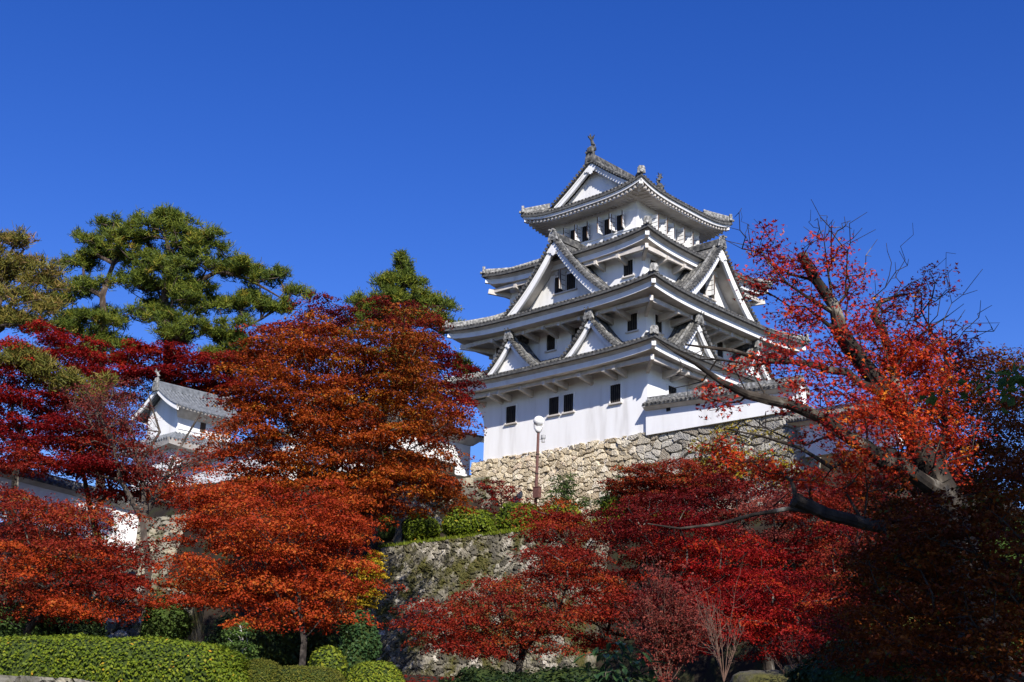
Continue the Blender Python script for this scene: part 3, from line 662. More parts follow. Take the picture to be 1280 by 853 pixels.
# ------------------------------------------------------------------ plaster walls with tiled coping
def coping_wall(name, label, p0, p1, zt0, zt1, zb0, zb1, th=0.5, ov=0.42, holes=(), group=None, mat='plaster', step=0.27, ends=()):
    p0 = np.array((p0[0], p0[1]), float); p1 = np.array((p1[0], p1[1]), float); L = np.linalg.norm(p1-p0); d = (p1-p0)/L; nn = np.array((d[1], -d[0]))
    if nn @ (CAM[:2]-p0) < 0: nn = -nn
    def P(u, o, z): q = p0+d*u*L+nn*o; return (q[0], q[1], z)
    zt = lambda u: zt0+(zt1-zt0)*u
    zb = lambda u: zb0+(zb1-zb0)*u
    root = empty(name, P(.5, 0, zb(.5)), label, 'wall', group); off = P(.5, 0, zb(.5))
    m = MB(); V = [P(u, o, f(u)) for u in (0, 1) for o, f in ((-th/2, zb), (th/2, zb), (th/2, zt), (-th/2, zt))]
    m.add(V, [(0,1,2,3), (7,6,5,4), (0,4,5,1), (1,5,6,2), (2,6,7,3), (3,7,4,0)]); wl = m.build('wall', M[mat], root, off)
    m = MB()
    for s in (-1, 1):
        A = [P(u, s*(th/2+ov), zt(u)+0.0) for u in (0, 1)]; B = [P(u, 0, zt(u)+0.34) for u in (0, 1)]; m.strip(A, B)
        A2 = [P(u, s*(th/2+ov), zt(u)-0.08) for u in (0, 1)]; m.strip(A, A2)
    for u in (0, 1):
        m.add([P(u, -(th/2+ov), zt(u)), P(u, th/2+ov, zt(u)), P(u, 0, zt(u)+.34)], [(0, 1, 2)])
    cp = m.build('coping', M['tile'], root, off)
    m = MB()
    for u in np.arange(step/2, L, step)/L:
        for s in (-1, 1): m.tube([P(u, s*(th/2+ov+0.05), zt(u)+0.02), P(u, 0, zt(u)+0.38)], 0.07, 6)
    m.build('tile_ribs', M['tile'], cp, off)
    m = MB(); m.bar(P(0, 0, zt(0)+0.44), P(1, 0, zt(1)+0.44), 0.26, 0.2); m.build('ridge', M['ridge'], cp, off)
    m = MB()
    for s in (-1, 1):
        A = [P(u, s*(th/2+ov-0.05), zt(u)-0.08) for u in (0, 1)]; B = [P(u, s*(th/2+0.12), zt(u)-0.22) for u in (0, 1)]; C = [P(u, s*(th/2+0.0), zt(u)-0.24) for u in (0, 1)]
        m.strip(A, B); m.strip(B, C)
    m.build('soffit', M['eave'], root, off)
    for u, z, kind_ in holes:
        m = MB()
        q0 = P(u, th/2+0.006, z)
        if kind_ == 'round':
            e1 = np.array((d[0], d[1], 0)); V = [np.array(q0)+e1*0.12*math.cos(a)+np.array((0, 0, .12*math.sin(a))) for a in np.linspace(0, 2*math.pi, 12, endpoint=False)]
            V += [v+np.array((nn[0], nn[1], 0))*0.01 for v in V]
            m.add(V, [tuple(range(12)), tuple(range(12, 24))])
        else:
            m.bar(P(u-0.12/L, th/2-.02+.04, z), P(u+0.12/L, th/2-.02+.04, z), 0.05, 0.26)
        m.build('loophole', M['dark'], root, off)
    return root
coping_wall('plaster_wall', 'long white plastered wall under tiled coping running right from the castle corner', (6.03, -5.98), (15.2, -5.98), 1.34, 0.95, -0.2, -0.2, th=0.5, ov=.36, holes=((0.16, 1.0, 'sq'), (0.36, 1.0, 'sq')))
a, b = at(1000, 574, 58), at(1130, 556, 50)
coping_wall('plaster_wall', 'white plastered wall partly shaded behind the cut branches of the near maple', a[:2], b[:2], a[2]+1.75, b[2]+1.55, a[2], b[2])
a, b = at(-30, 622, 60), at(168, 668, 66)
coping_wall('plaster_wall', 'white plastered wall with loopholes behind the red maples at the left edge', a[:2], b[:2], a[2]+1.45, b[2]+1.35, a[2]-0.6, b[2]-1.0, holes=((0.16, a[2]+0.35, 'round'), (0.82, b[2]+0.5, 'sq')))

# ------------------------------------------------------------------ stone walls
stone_wall('stone_wall', 'pale rubble stone base directly beneath the white castle keep, greyer to its right', 'stone wall', (-6.9, -6.02, -0.0), (15.4, -6.02, -0.0), 4.9, M['stone'], seed=4, batter=0.16, cell=(0.44, 0.31), res=0.042, depth=0.19,
           mixf=lambda V: np.clip((V[:, 0]-3.5)/5.0+.12, 0, 1), grow=.8)
a = ony(466, 683, WALL_Y); b = ony(750, 655, WALL_Y)
stone_wall('retaining_wall', 'tall mossy retaining wall of rough stones below the row of round green hedges', 'stone wall', (a[0], WALL_Y, TERR_Z), (b[0], WALL_Y, TERR_Z), 8.2, M['stone_mossy'], seed=9, batter=0.22, cell=(0.38, 0.28), res=0.055, depth=0.13)
a = at(548, 600, 70); b = at(604, 592, 71)
stone_wall('stone_wall', 'grey boulder wall left of the castle base half hidden by orange leaves', 'stone wall', at(500, 602, 67), at(612, 596, 69.5), 4.0, M['stone_grey'], seed=12, batter=0.2, cell=(0.9, 0.6), res=0.08, depth=0.25)
stone_wall('stone_wall', 'grey stone base under the small white turret between two maples', 'stone wall', at(150, 652, 71), at(330, 630, 74), 7.5, M['stone_grey'], seed=15, batter=0.25, cell=(0.55, 0.4), res=0.07, depth=0.2)
a = at(150, 720, 60); b = at(250, 722, 60)
stone_wall('stone_wall', 'low pale rubble wall descending behind the round green bush at the left', 'stone wall', a, b, 5.0, M['stone_mossy'], seed=17, batter=0.45, cell=(0.5, 0.38), res=0.08, depth=0.25)
a = at(-40, 838, 27.4); b = at(250, 862, 27.0)
stone_wall('stone_wall', 'low grey stone kerb wall under the long clipped hedge at the bottom left', 'stone wall', a, b, 1.2, M['stone_grey'], seed=19, batter=0.1, cell=(0.7, 0.35), res=0.05, depth=0.12, thick=0.5)

# ------------------------------------------------------------------ wing building left of the keep
def hut(name, label, cx, cy, hx, hy, z0, z1, rise, ov, tile='tile', cat='building', ridge_axis='y', hip=True, lower=None):
    root = empty(name, (cx, cy, z0), label, cat); off = (cx, cy, z0)
    def T(v): return v
    m = MB(); m.box((cx-hx, cy-hy, z0), (cx+hx, cy+hy, z1)); m.build('wall', M['plaster'], root, off)
    # gable roof with ridge along y
    m = MB(); rb = MB(); so_ = MB()
    ex, ey = hx+ov, hy+ov*0.8
    n = 8; s = np.linspace(0, 1, n)
    prof = [(ex*(1-q), z1-0.02+rise*(0.7*q+0.3*q*q)) for q in s]
    ts = np.linspace(-1, 1, 17)
    for sg in (-1, 1):
        prev = None
        for x, z in prof:
            P = [(cx+sg*x, cy+t*ey, z+0.16*abs(t)**3*(x/ex)) for t in ts]
            if prev is not None: m.strip(prev, P)
            prev = P
        for y in np.arange(cy-ey+0.1, cy+ey, 0.27):
            t = (y-cy)/ey; rb.tube([(cx+sg*(x+(.05 if i == 0 else 0)), y, z+0.16*abs(t)**3*(x/ex)+0.03) for i, (x, z) in enumerate(prof[::2]+[prof[-1]])], 0.075, 6)
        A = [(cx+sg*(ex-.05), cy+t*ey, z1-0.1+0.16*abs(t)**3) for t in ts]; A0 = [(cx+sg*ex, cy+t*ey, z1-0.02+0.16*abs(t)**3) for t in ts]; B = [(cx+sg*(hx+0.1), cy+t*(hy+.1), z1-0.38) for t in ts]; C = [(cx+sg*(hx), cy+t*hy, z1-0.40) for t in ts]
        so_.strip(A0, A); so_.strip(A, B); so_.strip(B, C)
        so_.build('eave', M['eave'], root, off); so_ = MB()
    rf = m.build('roof', M[tile], root, off); rb.build('tile_ribs', M[tile], rf, off)
    for sg in (-1, 1):
        m = MB(); m.prism([(cx-hx, z1-.3), (cx-hx, z1)]+[(cx-x, z-0.12) for x, z in prof if x < hx]+[(cx+x, z-0.12) for x, z in prof[::-1] if x < hx][1:]+[(cx+hx, z1), (cx+hx, z1-.3)], cy+sg*hy-(0 if sg > 0 else 0.001), cy+sg*(hy-0.2)); m.build('gable', M['plaster'], root, off)
        for sx in (-1, 1):
            m = MB()
            A = [(cx+sx*x, cy+sg*(ey-.05), z-0.02+.16*(x/ex)) for x, z in prof]; B = [(p[0], p[1], p[2]-.3) for p in A]; A2 = [(p[0], p[1]-sg*.12, p[2]) for p in A]; B2 = [(p[0], p[1]-sg*.12, p[2]) for p in B]
            m.strip(A, B); m.strip(B, B2); m.strip(B2, A2); m.build('barge_board', M['plaster'], root, off)
    m = MB(); zr_ = z1+rise
    m.box((cx-0.15, cy-ey-.02, zr_-0.08), (cx+0.15, cy+ey+.02, zr_+0.28)); m.tube([(cx, cy-ey-.05, zr_+.3), (cx, cy+ey+.05, zr_+.3)], 0.12, 8)
    rg = m.build('ridge', M[tile], rf, off)
    return root, off, prof, zr_, ex, ey
wb, woff, *_ = hut('castle_wing', 'low white building with a tiled roof tucked left behind the castle keep', -11.2, -9.1, 2.2, 5.0, -1.6, 2.0, 1.1, 0.7)
m = MB()
for y in np.arange(-15.4, -5.4, 0.42): m.box((-9.0, y, -0.75), (-8.94, y+0.20, 0.15))
m.box((-9.0, -15.6, 0.15), (-8.93, -5.3, 0.27)); m.box((-9.0, -15.6, -0.85), (-8.93, -5.3, -0.75))
m.build('lattice', M['wood'], wb, woff)
m = MB(); m.box((-8.99, -15.5, -0.75), (-8.97, -5.4, 0.15)); m.build('lattice_opening', M['dark'], wb, woff)

# turret
tz = 2.6
tur, toff, prof, zr2, tex, tey = hut('castle_turret', 'small white corner turret with blue-grey tiled roof rising between red maples', -25.5, -13.6, 1.75, 2.05, -1.0, 3.75, 1.75, 0.95, tile='tile_blue', cat='turret')
cx, cy = -25.5, -13.6
for sg in (-1, 1):
    m = MB(); y1 = cy+sg*(tey-0.1); b = zr2+0.3
    m.tube([(cx, y1+sg*.1, b), (cx, y1+sg*.05, b+.2), (cx, y1-sg*.02, b+.42), (cx, y1+sg*.14, b+.62), (cx, y1+sg*.3, b+.68)], [.16, .17, .11, .07, .03], 8)
    m.add([(cx, y1+sg*.1, b+.5), (cx, y1-sg*.12, b+.82), (cx, y1+sg*.1, b+.7), (cx, y1+sg*.24, b+.92), (cx, y1+sg*.26, b+.6)], [(0, 1, 2, 3, 4)])
    m.prism([(cx-.3, zr2-.3), (cx+.3, zr2-.3), (cx+.2, zr2+.4), (cx-.2, zr2+.4)], y1+sg*.05, y1+sg*.2)
    m.build('fish_finial', M['ridge'], tur, toff)
# skirt roof and lower storey
m = MB(); rb = MB(); ev = MB(); lo = MB()
for k in range(4):
    hx, hy = (1.75, 2.05) if k % 2 == 0 else (2.05, 1.75)
    R_ = ROT[k]
    def Q(x, y, z): return tuple(np.array([x, y, 0]) @ R_.T+np.array([cx, cy, z]))
    o_ = 1.25
    ts = np.linspace(-1, 1, 9)
    A = [Q(t*(hx+o_), -(hy+o_), 1.55+.14*abs(t)**3) for t in ts]; B = [Q(t*hx, -hy, 2.35) for t in ts]; m.strip(A, B)
    A1 = [Q(t*(hx+o_-.04), -(hy+o_-.04), 1.45+.14*abs(t)**3) for t in ts]; A2 = [Q(t*(hx+o_-.15), -(hy+o_-.15), 1.2+.14*abs(t)**3) for t in ts]; A3 = [Q(t*(hx+.4), -(hy+.4), 1.15) for t in ts]
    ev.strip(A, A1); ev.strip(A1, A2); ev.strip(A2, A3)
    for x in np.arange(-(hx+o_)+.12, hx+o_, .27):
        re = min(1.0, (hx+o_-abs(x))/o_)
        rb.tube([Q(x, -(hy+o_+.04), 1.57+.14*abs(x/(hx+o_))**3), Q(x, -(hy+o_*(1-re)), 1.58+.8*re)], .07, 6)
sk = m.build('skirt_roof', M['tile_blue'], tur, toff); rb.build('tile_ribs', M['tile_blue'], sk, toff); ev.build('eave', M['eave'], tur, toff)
m = MB(); m.box((cx-2.2, cy-2.5, -1.2), (cx+2.2, cy+2.5, 1.3)); m.build('lower_wall', M['plaster'], tur, toff)
m = MB(); m.box((cx+1.74, cy-0.35, 2.65), (cx+1.77, cy+0.05, 3.4)); m.build('window', M['wood'], tur, toff)
m = MB(); m.box((cx+1.752, cy-2.0, 2.62), (cx+1.80, cy+2.0, 2.72)); m.build('wall_band', M['plaster'], tur, toff)
m = MB(); m.box((cx+2.19, cy-0.5, -0.2), (cx+2.22, cy-0.05, 0.7)); m.build('window', M['wood'], tur, toff)
m = MB(); m.box((cx+2.19, cy+1.0, -0.2), (cx+2.22, cy+1.45, 0.7)); m.build('window', M['wood'], tur, toff)
coping_wall('plaster_wall', 'white plastered wall running right from the turret behind the big orange maple', (-22.9, -15.4), (-10.5, -16.3), -0.1, 0.3, -2.3, -2.3)

# ------------------------------------------------------------------ street lamp
def lamp():
    p = ony(668.5, 634, -9.2); gz = float(ground_z(p[0], p[1]))
    h = ony(674, 541, -9.2)[2]
    root = empty('street_lamp', (p[0], p[1], gz), 'brown steel lamp post with white globe lamp before the pale stone base', 'street lamp'); off = (p[0], p[1], gz)
    lean = np.array((0.13, 0.02, 0))
    b = np.array((p[0], p[1], gz)); t = np.array((p[0], p[1], h))+lean
    m = MB(); m.tube([b-(0, 0, .3), b*.5+t*.5, t], [.10, .085, .075], 10); m.build('pole', M['metal'], root, off)
    m = MB()
    for q in (0.25, 0.45, 0.62, 0.8): c = b*(1-q)+t*q; m.tube([c-(0, 0, .03), c+(0, 0, .03)], .105, 10)
    m.build('pole_bands', M['bars'], root, off)
    c = b*.80+t*.20; c = np.array((p[0], p[1], ony(671, 617, -9.2)[2]))+lean*.2
    m = MB(); m.box((c[0]+.02, c[1]-.24, c[2]-.27), (c[0]+.42, c[1]-.02, c[2]+.27)); m.box((c[0]+.0, c[1]-.26, c[2]+.27), (c[0]+.44, c[1], c[2]+.31)); m.build('control_box', M['metal'], root, off)
    m = MB(); m.lathe(t, [(0.0, 0), (.10, .0), (.17, .10), (.19, .2), (.14, .3), (.06, .33), (.06, .42)], 14); m.build('lamp_neck', M['globe'], root, off, smooth=True)
    g = t+np.array((.02, 0, .64)); n_ = 12
    m = MB(); m.lathe(g, [(max(0.001, .30*math.sin(a)), -.28*math.cos(a)) for a in np.linspace(0, math.pi, n_)], 20); m.build('globe', M['globe'], root, off, smooth=True)
    m = MB()
    for sx in (-1, 1): m.tube([t+(sx*.16, 0, .12), t+(sx*.30, 0, .28), t+(sx*.33, 0, .55)], .022, 6)
    m.build('globe_bracket', M['globe'], root, off)
    m = MB(); q = t+np.array((.22, .15, -.35)); m.lathe(q, [(.0, -.16), (.10, -.16), (.08, -.02), (.13, .06), (.13, .22), (.0, .26)], 10); m.bar(t+np.array((0, 0, -.35)), q, .05, .05); m.build('loudspeaker', M['steel'], root, off)
lamp()
#TREES
# ------------------------------------------------------------------ VEGETATION
def leaf_cards(rng, C, rad, flat, n_per, size, droop=0.25, ub=1.0, ob=0.7, rb=0.9, aspect=0.62, tsp=0.20, crand=0.20, shell=False, tmid=0.5):
    """C (m,3) clump centres, rad (m,) radii. returns V, F, tint : one folded rhomb per leaf"""
    m = len(C); idx = np.repeat(np.arange(m), n_per); n = len(idx)
    r = rad[idx]; u = np.sqrt(rng.random(n)); th = rng.random(n)*2*math.pi
    if shell:
        q = rng.normal(size=(n, 3)); q /= np.linalg.norm(q, axis=1)[:, None]; q[:, 2] = np.abs(q[:, 2])*1.0-0.15
        O = q*(r*(0.75+0.3*rng.random(n)))[:, None]; O[:, 2] *= flat; out = q.copy()
    else:
        el = 1+0.35*np.sin(th*3+idx*1.7)+0.2*np.sin(th*5+idx)
        O = np.stack([u*np.cos(th)*r*el, u*np.sin(th)*r*el, rng.normal(0, 0.35, n)*flat*r*(1-u*0.6)], 1)
        O[:, 2] -= droop*u*u*r
        out = np.stack([np.cos(th)*u, np.sin(th)*u, 0.3+0*u], 1)
    P = C[idx]+O
    N = np.array([0, 0, 1.])*ub+out*ob+rng.normal(size=(n, 3))*rb
    N /= np.linalg.norm(N, axis=1)[:, None]
    a = rng.normal(size=(n, 3)); T = np.cross(N, a); T /= np.linalg.norm(T, axis=1)[:, None]; B = np.cross(N, T)
    s = size*(0.6+0.8*rng.random(n))
    T = T*s[:, None]*0.5; B = B*(s*aspect)[:, None]*0.5
    fold = N*(s*0.12)[:, None]
    V = np.stack([P-T, P+B+fold, P+T, P-B+fold], 1).reshape(-1, 3)
    F = np.arange(4*n).reshape(n, 4)
    ct = rng.normal(0, crand, m)
    tint = np.clip(tmid+ct[idx]+rng.normal(0, tsp, n), 0, 1)
    return V, F, tint
def lobe_clumps(rng, lobes, spacing, zflat=0.75, inner=0.35, dens=1.0):
    """lobes: (px,py,D,rx_px,ry_px,depth_m). Real ellipsoids at distance D; returns clump centres, lobe index"""
    out = []; li = []
    for j, (px, py, D, rx, ry, rd) in enumerate(lobes):
        if px is None: c = CAM+HF*D[0]+rt0*D[1]; c = np.array((c[0], c[1], D[2])); rx_m, rz_m = rx, ry
        else: c = at(px, py, D); k = F_PX/(D*1.02); rx_m, rz_m = rx/k, ry/k
        area = 4*math.pi*((rx_m*rz_m)**1.6/3+(rx_m*rd)**1.6/3+(rz_m*rd)**1.6/3)**(1/1.6)
        n = int(dens*area/spacing**2*1.05)+3
        n_in = int(n*inner)
        q = rng.normal(size=(n+n_in, 3)); q /= np.linalg.norm(q, axis=1)[:, None]
        rr = np.concatenate([0.86+0.14*rng.random(n), 0.3+0.5*rng.random(n_in)])
        # uneven outline
        wob = 1+0.18*np.sin(q[:, 0]*6+j)+0.16*np.sin(q[:, 2]*8+2*j)+0.12*np.sin(q[:, 1]*7+3*j)
        q = q*(rr*wob)[:, None]
        P = c+q[:, :1]*rx_m*rt0+q[:, 1:2]*rd*HF+q[:, 2:3]*rz_m*np.array([0, 0, 1.])
        out.append(P); li.append(np.full(len(P), j))
    P = np.concatenate(out); L = np.concatenate(li)
    # drop clumps that fall on each other
    keep = []; cell = {}
    order = rng.permutation(len(P)); sp = spacing*0.62
    for i in order:
        k = tuple(np.floor(P[i]/sp).astype(int)); ok = True
        for dx in (-1, 0, 1):
            for dy in (-1, 0, 1):
                for dz in (-1, 0, 1):
                    for j2 in cell.get((k[0]+dx, k[1]+dy, k[2]+dz), ()):
                        d = P[i]-P[j2]
                        if d[0]*d[0]+d[1]*d[1]+2.6*d[2]*d[2] < sp*sp: ok = False; break
                    if not ok: break
                if not ok: break
            if not ok: break
        if ok: cell.setdefault(k, []).append(i); keep.append(i)
    keep = np.array(keep); return P[keep], L[keep]
def skeleton(rng, limbs, targets, step=0.8, rtip=0.012, rtrunk=None, arch=0.15, pw=0.5, jit=0.07):
    """limbs: list of polylines [(xyz, radius)...]; returns segment arrays"""
    N = []; par = []; fixed = []
    for limb in limbs:
        prev = -1
        P0 = np.array(limb[0][0])
        if N:
            d = np.linalg.norm(np.array(N)-P0, axis=1); prev = int(d.argmin())
        for i, (p, r) in enumerate(limb):
            p = np.array(p, float)
            if i == 0:
                N.append(p); par.append(prev); fixed.append(r); prev = len(N)-1; continue
            q0 = N[prev]; L = np.linalg.norm(p-q0); k = max(1, int(L/step)); r0 = fixed[prev]
            for j in range(1, k+1):
                f = j/k; pt = q0+(p-q0)*f+(rng.normal(0, jit*step*0.7, 3) if j < k else 0)
                N.append(pt); par.append(prev); fixed.append(r0+(r-r0)*f); prev = len(N)-1
    plen = [0.0]*len(N)
    for i in range(len(N)):
        if par[i] >= 0: plen[i] = plen[par[i]]+np.linalg.norm(N[i]-N[par[i]])
    NA = np.zeros((len(N)+len(targets)*14, 3)); NA[:len(N)] = N; cnt = len(N)
    PL = np.zeros(len(NA)); PL[:cnt] = plen
    nfix = cnt
    top = NA[cnt-1]
    order = np.argsort([np.min(np.linalg.norm(NA[:nfix]-t, axis=1)) for t in targets])
    wts = [0.0]*cnt; fixed = fixed+[0.0]*0
    ends = []
    for ti in order:
        t = targets[ti]
        d = np.linalg.norm(NA[:cnt]-t, axis=1)
        up = NA[:cnt, 2]-t[2]
        j = int((d+0.28*PL[:cnt]+0.6*np.clip(up, 0, None)).argmin())
        L = d[j]; k = min(12, max(1, int(L/step))); prev = j; p0 = NA[j].copy()
        for q in range(1, k+1):
            f = q/k; pt = p0+(t-p0)*f
            if q < k: pt = pt+rng.normal(0, jit*step, 3)+np.array((0, 0, arch*L*f*(1-f)))
            NA[cnt] = pt; PL[cnt] = PL[prev]+L/k; par.append(prev); fixed.append(0.0); prev = cnt; cnt += 1
        ends.append(prev)
    w_ = np.zeros(cnt)
    for e in ends: w_[e] += 1
    for i in range(cnt-1, -1, -1):
        if par[i] >= 0: w_[par[i]] += w_[i]
    R = rtip*np.maximum(w_, 1)**pw
    fx = np.array(fixed[:cnt]); R = np.where(fx > 0, fx, R)
    par = np.array(par[:cnt])
    for i in range(cnt):       # no branch thicker than what carries it
        if par[i] >= 0 and fx[i] == 0: R[i] = min(R[i], R[par[i]]*0.85)
    return NA[:cnt], par, R
def tubes(NA, par, R, n=5, rough=0.0, rng=None):
    i = np.where(par >= 0)[0]; p = par[i]
    A, B = NA[p], NA[i]; ra = np.minimum(R[p], R[i]*1.5+0.0); rb = R[i]
    d = B-A; L = np.linalg.norm(d, axis=1); ok = L > 1e-6; A, B, ra, rb, d, L = A[ok], B[ok], ra[ok], rb[ok], d[ok], L[ok]
    d = d/L[:, None]; B = B+d*(rb*0.35)[:, None]
    ref = np.where(np.abs(d[:, 2:3]) > 0.9, np.array([[1., 0, 0]]), np.array([[0, 0, 1.]]))
    a = np.cross(d, ref); a /= np.linalg.norm(a, axis=1)[:, None]; b = np.cross(d, a)
    V = []
    for C, r in ((A, ra), (B, rb)):
        for k in range(n):
            t = 2*math.pi*k/n; rr_ = r*(1+(rough*rng.normal(size=len(r)) if rough else 0))
            V.append(C+(a*math.cos(t)+b*math.sin(t))*rr_[:, None])
    V = np.stack(V, 1).reshape(-1, 3)
    o = np.arange(len(A))[:, None]*2*n
    F = np.concatenate([o+np.array([k, (k+1) % n, n+(k+1) % n, n+k]) for k in range(n)])
    return V, F
def make_tree(name, label, cat, lobes, leafmats, trunk, seed, spacing=0.85, crad=0.62, flat=0.42, n_per=60, size=0.13, group=None, bark='bark', inner=0.35, dens=1.0, droop=0.3, rtip=0.014, aspect=0.62, limbs=None,
              ub=1.15, ob=0.8, rb=0.75, tsp=0.19, crand=0.2, stuff_names=('crown', 'trunk'), tmid=0.5, step=0.8, extra_t=0, pad=False, hide_in_view=False):
    """leafmats: one leaf material per lobe index (or a single name). trunk: [(xyz, r)...]"""
    rng = np.random.default_rng(seed)
    size *= .82; n_per = int(n_per*2.1)
    if pad: spacing *= 1.66; crad *= 1.5; n_per = int(n_per*2.6); droop = droop*1.2; flat *= .8
    C, L = lobe_clumps(rng, lobes, spacing, inner=inner, dens=dens)
    base = np.array(trunk[0][0]); root = empty(name, base, label, cat, group)
    if hide_in_view:
        d_ = C-CAM; z_ = d_ @ fw; X_ = 640+F_PX*(d_ @ RT)/z_; Y_ = 426.5-F_PX*(d_ @ UP)/z_; m_ = (crad*2.0+.2)*F_PX/z_
        ok_ = (L == 0) | (X_ > 1280+m_) | (Y_ < -m_); C, L = C[ok_], L[ok_]
    mats = leafmats if isinstance(leafmats, (list, tuple)) else [leafmats]*len(lobes)
    for mname in dict.fromkeys(mats):
        sel = np.isin(L, [i for i, q in enumerate(mats) if q == mname])
        if not sel.any(): continue
        rr = crad*(0.7+0.6*rng.random(sel.sum()))
        V, F, T = leaf_cards(rng, C[sel], rr, flat, n_per, size, droop, ub, ob, rb, aspect, tsp, crand, tmid=tmid)
        np_obj(stuff_names[0], V, F, LM[mname], root, tint=T, off=base)
    tg = C-np.array((0, 0, 0.08))
    NA, par, R = skeleton(rng, [trunk]+(limbs or []), tg, step=step, rtip=rtip)
    V, F = tubes(NA, par, R, 6, 0.06, rng)
    np_obj(stuff_names[1], V, F, M[bark], root, off=base)
    return root
def T3(px, py, D, r): return (at(px, py, D), r)
def rooted(px, py, D, r):
    """trunk foot: the pixel column at distance D dropped onto the ground"""
    p = at(px, py, D); p = np.array((p[0], p[1], float(ground_z(p[0], p[1]))-0.15)); return (p, r)

# big orange maple in the middle left
make_tree('maple_tree', 'huge brown-orange maple reaching up to the left side of the castle keep', 'maple tree',
  [(480, 455, 55, 80, 62, 3.5), (395, 470, 55, 90, 62, 3.5), (350, 520, 54, 70, 62, 3.2), (440, 545, 53, 108, 66, 3.5), (520, 560, 54, 58, 58, 2.4), (540, 612, 54, 36, 26, 1.6), (315, 575, 54, 42, 38, 2.2), (380, 620, 52, 70, 26, 2.2), (378, 425, 56, 58, 28, 2.6), (470, 610, 52, 70, 34, 2.4), (340, 440, 56, 30, 30, 2.0)],
  ['brown_orange', 'orange', 'orange', 'orange', 'brown_orange', 'brown_orange', 'redorange', 'orange', 'rust', 'orange', 'orange'],
  [rooted(430, 690, 55, .30), T3(430, 640, 55, .26), T3(415, 590, 55, .22), T3(420, 520, 55, .14)], 11, pad=True, spacing=0.80, n_per=74, size=0.15, inner=0.5, bark='bark')
make_tree('maple_tree', 'bright red-orange layered maple with a pale thin trunk standing behind the clipped bushes', 'maple tree',
  [(300, 650, 45, 72, 42, 2.6), (400, 655, 45, 66, 46, 2.6), (350, 690, 44, 100, 36, 2.8), (280, 715, 44, 60, 32, 2.2), (410, 720, 44, 55, 34, 2.2), (340, 745, 43, 76, 26, 2.2), (330, 772, 42, 22, 14, .9), (255, 735, 43, 38, 22, 1.6), (395, 763, 43, 36, 14, 1.4), (260, 620, 46, 40, 26, 2.0), (425, 690, 45, 34, 50, 1.8)],
  'redorange', [rooted(379, 850, 42, .14), T3(380, 800, 42.5, .11), T3(372, 740, 43, .10), T3(358, 690, 44, .07)], 12, pad=True, spacing=0.72, n_per=74, size=0.12, crad=.6, inner=0.45, bark='bark_black', rtip=.008)
make_tree('maple_tree', 'dark wine-red maple crowded between the orange maple and the castle keep', 'maple tree',
  [(520, 425, 62, 42, 38, 2.2), (562, 475, 62, 28, 42, 2.0), (420, 395, 62, 40, 20, 2.0), (490, 385, 63, 28, 18, 1.6), (540, 520, 61, 44, 24, 2.0), (500, 470, 61, 60, 50, 2.6), (572, 508, 62, 18, 14, 1.2)],
  ['wine', 'crimson', 'wine', 'wine', 'crimson', 'wine', 'wine'], [rooted(470, 620, 66, .25), T3(475, 540, 65, .2), T3(495, 470, 63, .12)], 13, pad=True, spacing=0.85, n_per=70, size=0.15, inner=0.4)
# left: crimson and rust maples
make_tree('maple_tree', 'vivid crimson maple at the left edge below the browning pine', 'maple tree',
  [(20, 470, 58, 48, 46, 2.6), (8, 530, 57, 40, 46, 2.6), (70, 440, 60, 50, 26, 2.4), (60, 500, 58, 44, 38, 2.4)],
  'scarlet', [rooted(10, 760, 57, .24), T3(15, 640, 57, .2), T3(25, 540, 57, .12)], 14, pad=True, spacing=0.85, n_per=111, size=0.14)
make_tree('maple_tree', 'deep red maple spreading in front of the walls left of the turret', 'maple tree',
  [(80, 555, 52, 66, 30, 2.6), (135, 590, 51, 56, 20, 2.2), (50, 575, 51, 36, 18, 1.8), (200, 608, 52, 40, 18, 1.6), (120, 540, 53, 46, 24, 2.0)],
  ['crimson', 'crimson', 'brick', 'brick', 'crimson'], [rooted(120, 780, 53, .22), T3(125, 690, 53, .18), T3(110, 620, 53, .12)], 15, pad=True, spacing=0.78, n_per=111, size=0.13)
make_tree('maple_tree', 'bright red maple behind the turret roof and below the tall pines', 'maple tree',
  [(200, 465, 84, 50, 32, 3.0), (270, 462, 84, 52, 26, 3.0), (150, 460, 84, 40, 26, 2.6), (110, 480, 83, 44, 30, 2.6), (310, 450, 83, 30, 20, 2.0), (180, 440, 84, 20, 16, 1.6), (300, 500, 83, 40, 24, 2.2)],
  ['crimson', 'crimson', 'scarlet', 'crimson', 'brick', 'scarlet', 'crimson'], [rooted(200, 620, 84, .28), T3(200, 540, 84, .22), T3(205, 480, 84, .12)], 16, pad=True, spacing=1.0, crad=.75, n_per=105, size=0.19)
make_tree('maple_tree', 'wide rust-coloured maple over the long clipped hedge at the lower left', 'maple tree',
  [(40, 660, 46, 60, 36, 2.8), (110, 680, 45, 66, 40, 2.8), (60, 715, 44, 80, 36, 2.8), (140, 730, 44, 44, 28, 2.2), (10, 730, 44, 40, 32, 2.2), (90, 752, 43, 50, 16, 1.8), (150, 695, 45, 36, 30, 2.0), (145, 652, 46, 26, 12, 1.2), (25, 622, 47, 40, 12, 1.4), (95, 636, 46, 40, 12, 1.4)],
  ['rust', 'rust', 'redorange', 'brick', 'rust', 'redorange', 'brick', 'brick', 'brick', 'rust'], [rooted(32, 850, 45, .16), T3(34, 790, 45, .13), T3(55, 720, 45, .10), T3(70, 680, 45, .07)], 17, pad=True, spacing=0.74, n_per=70, size=0.12, inner=0.45)
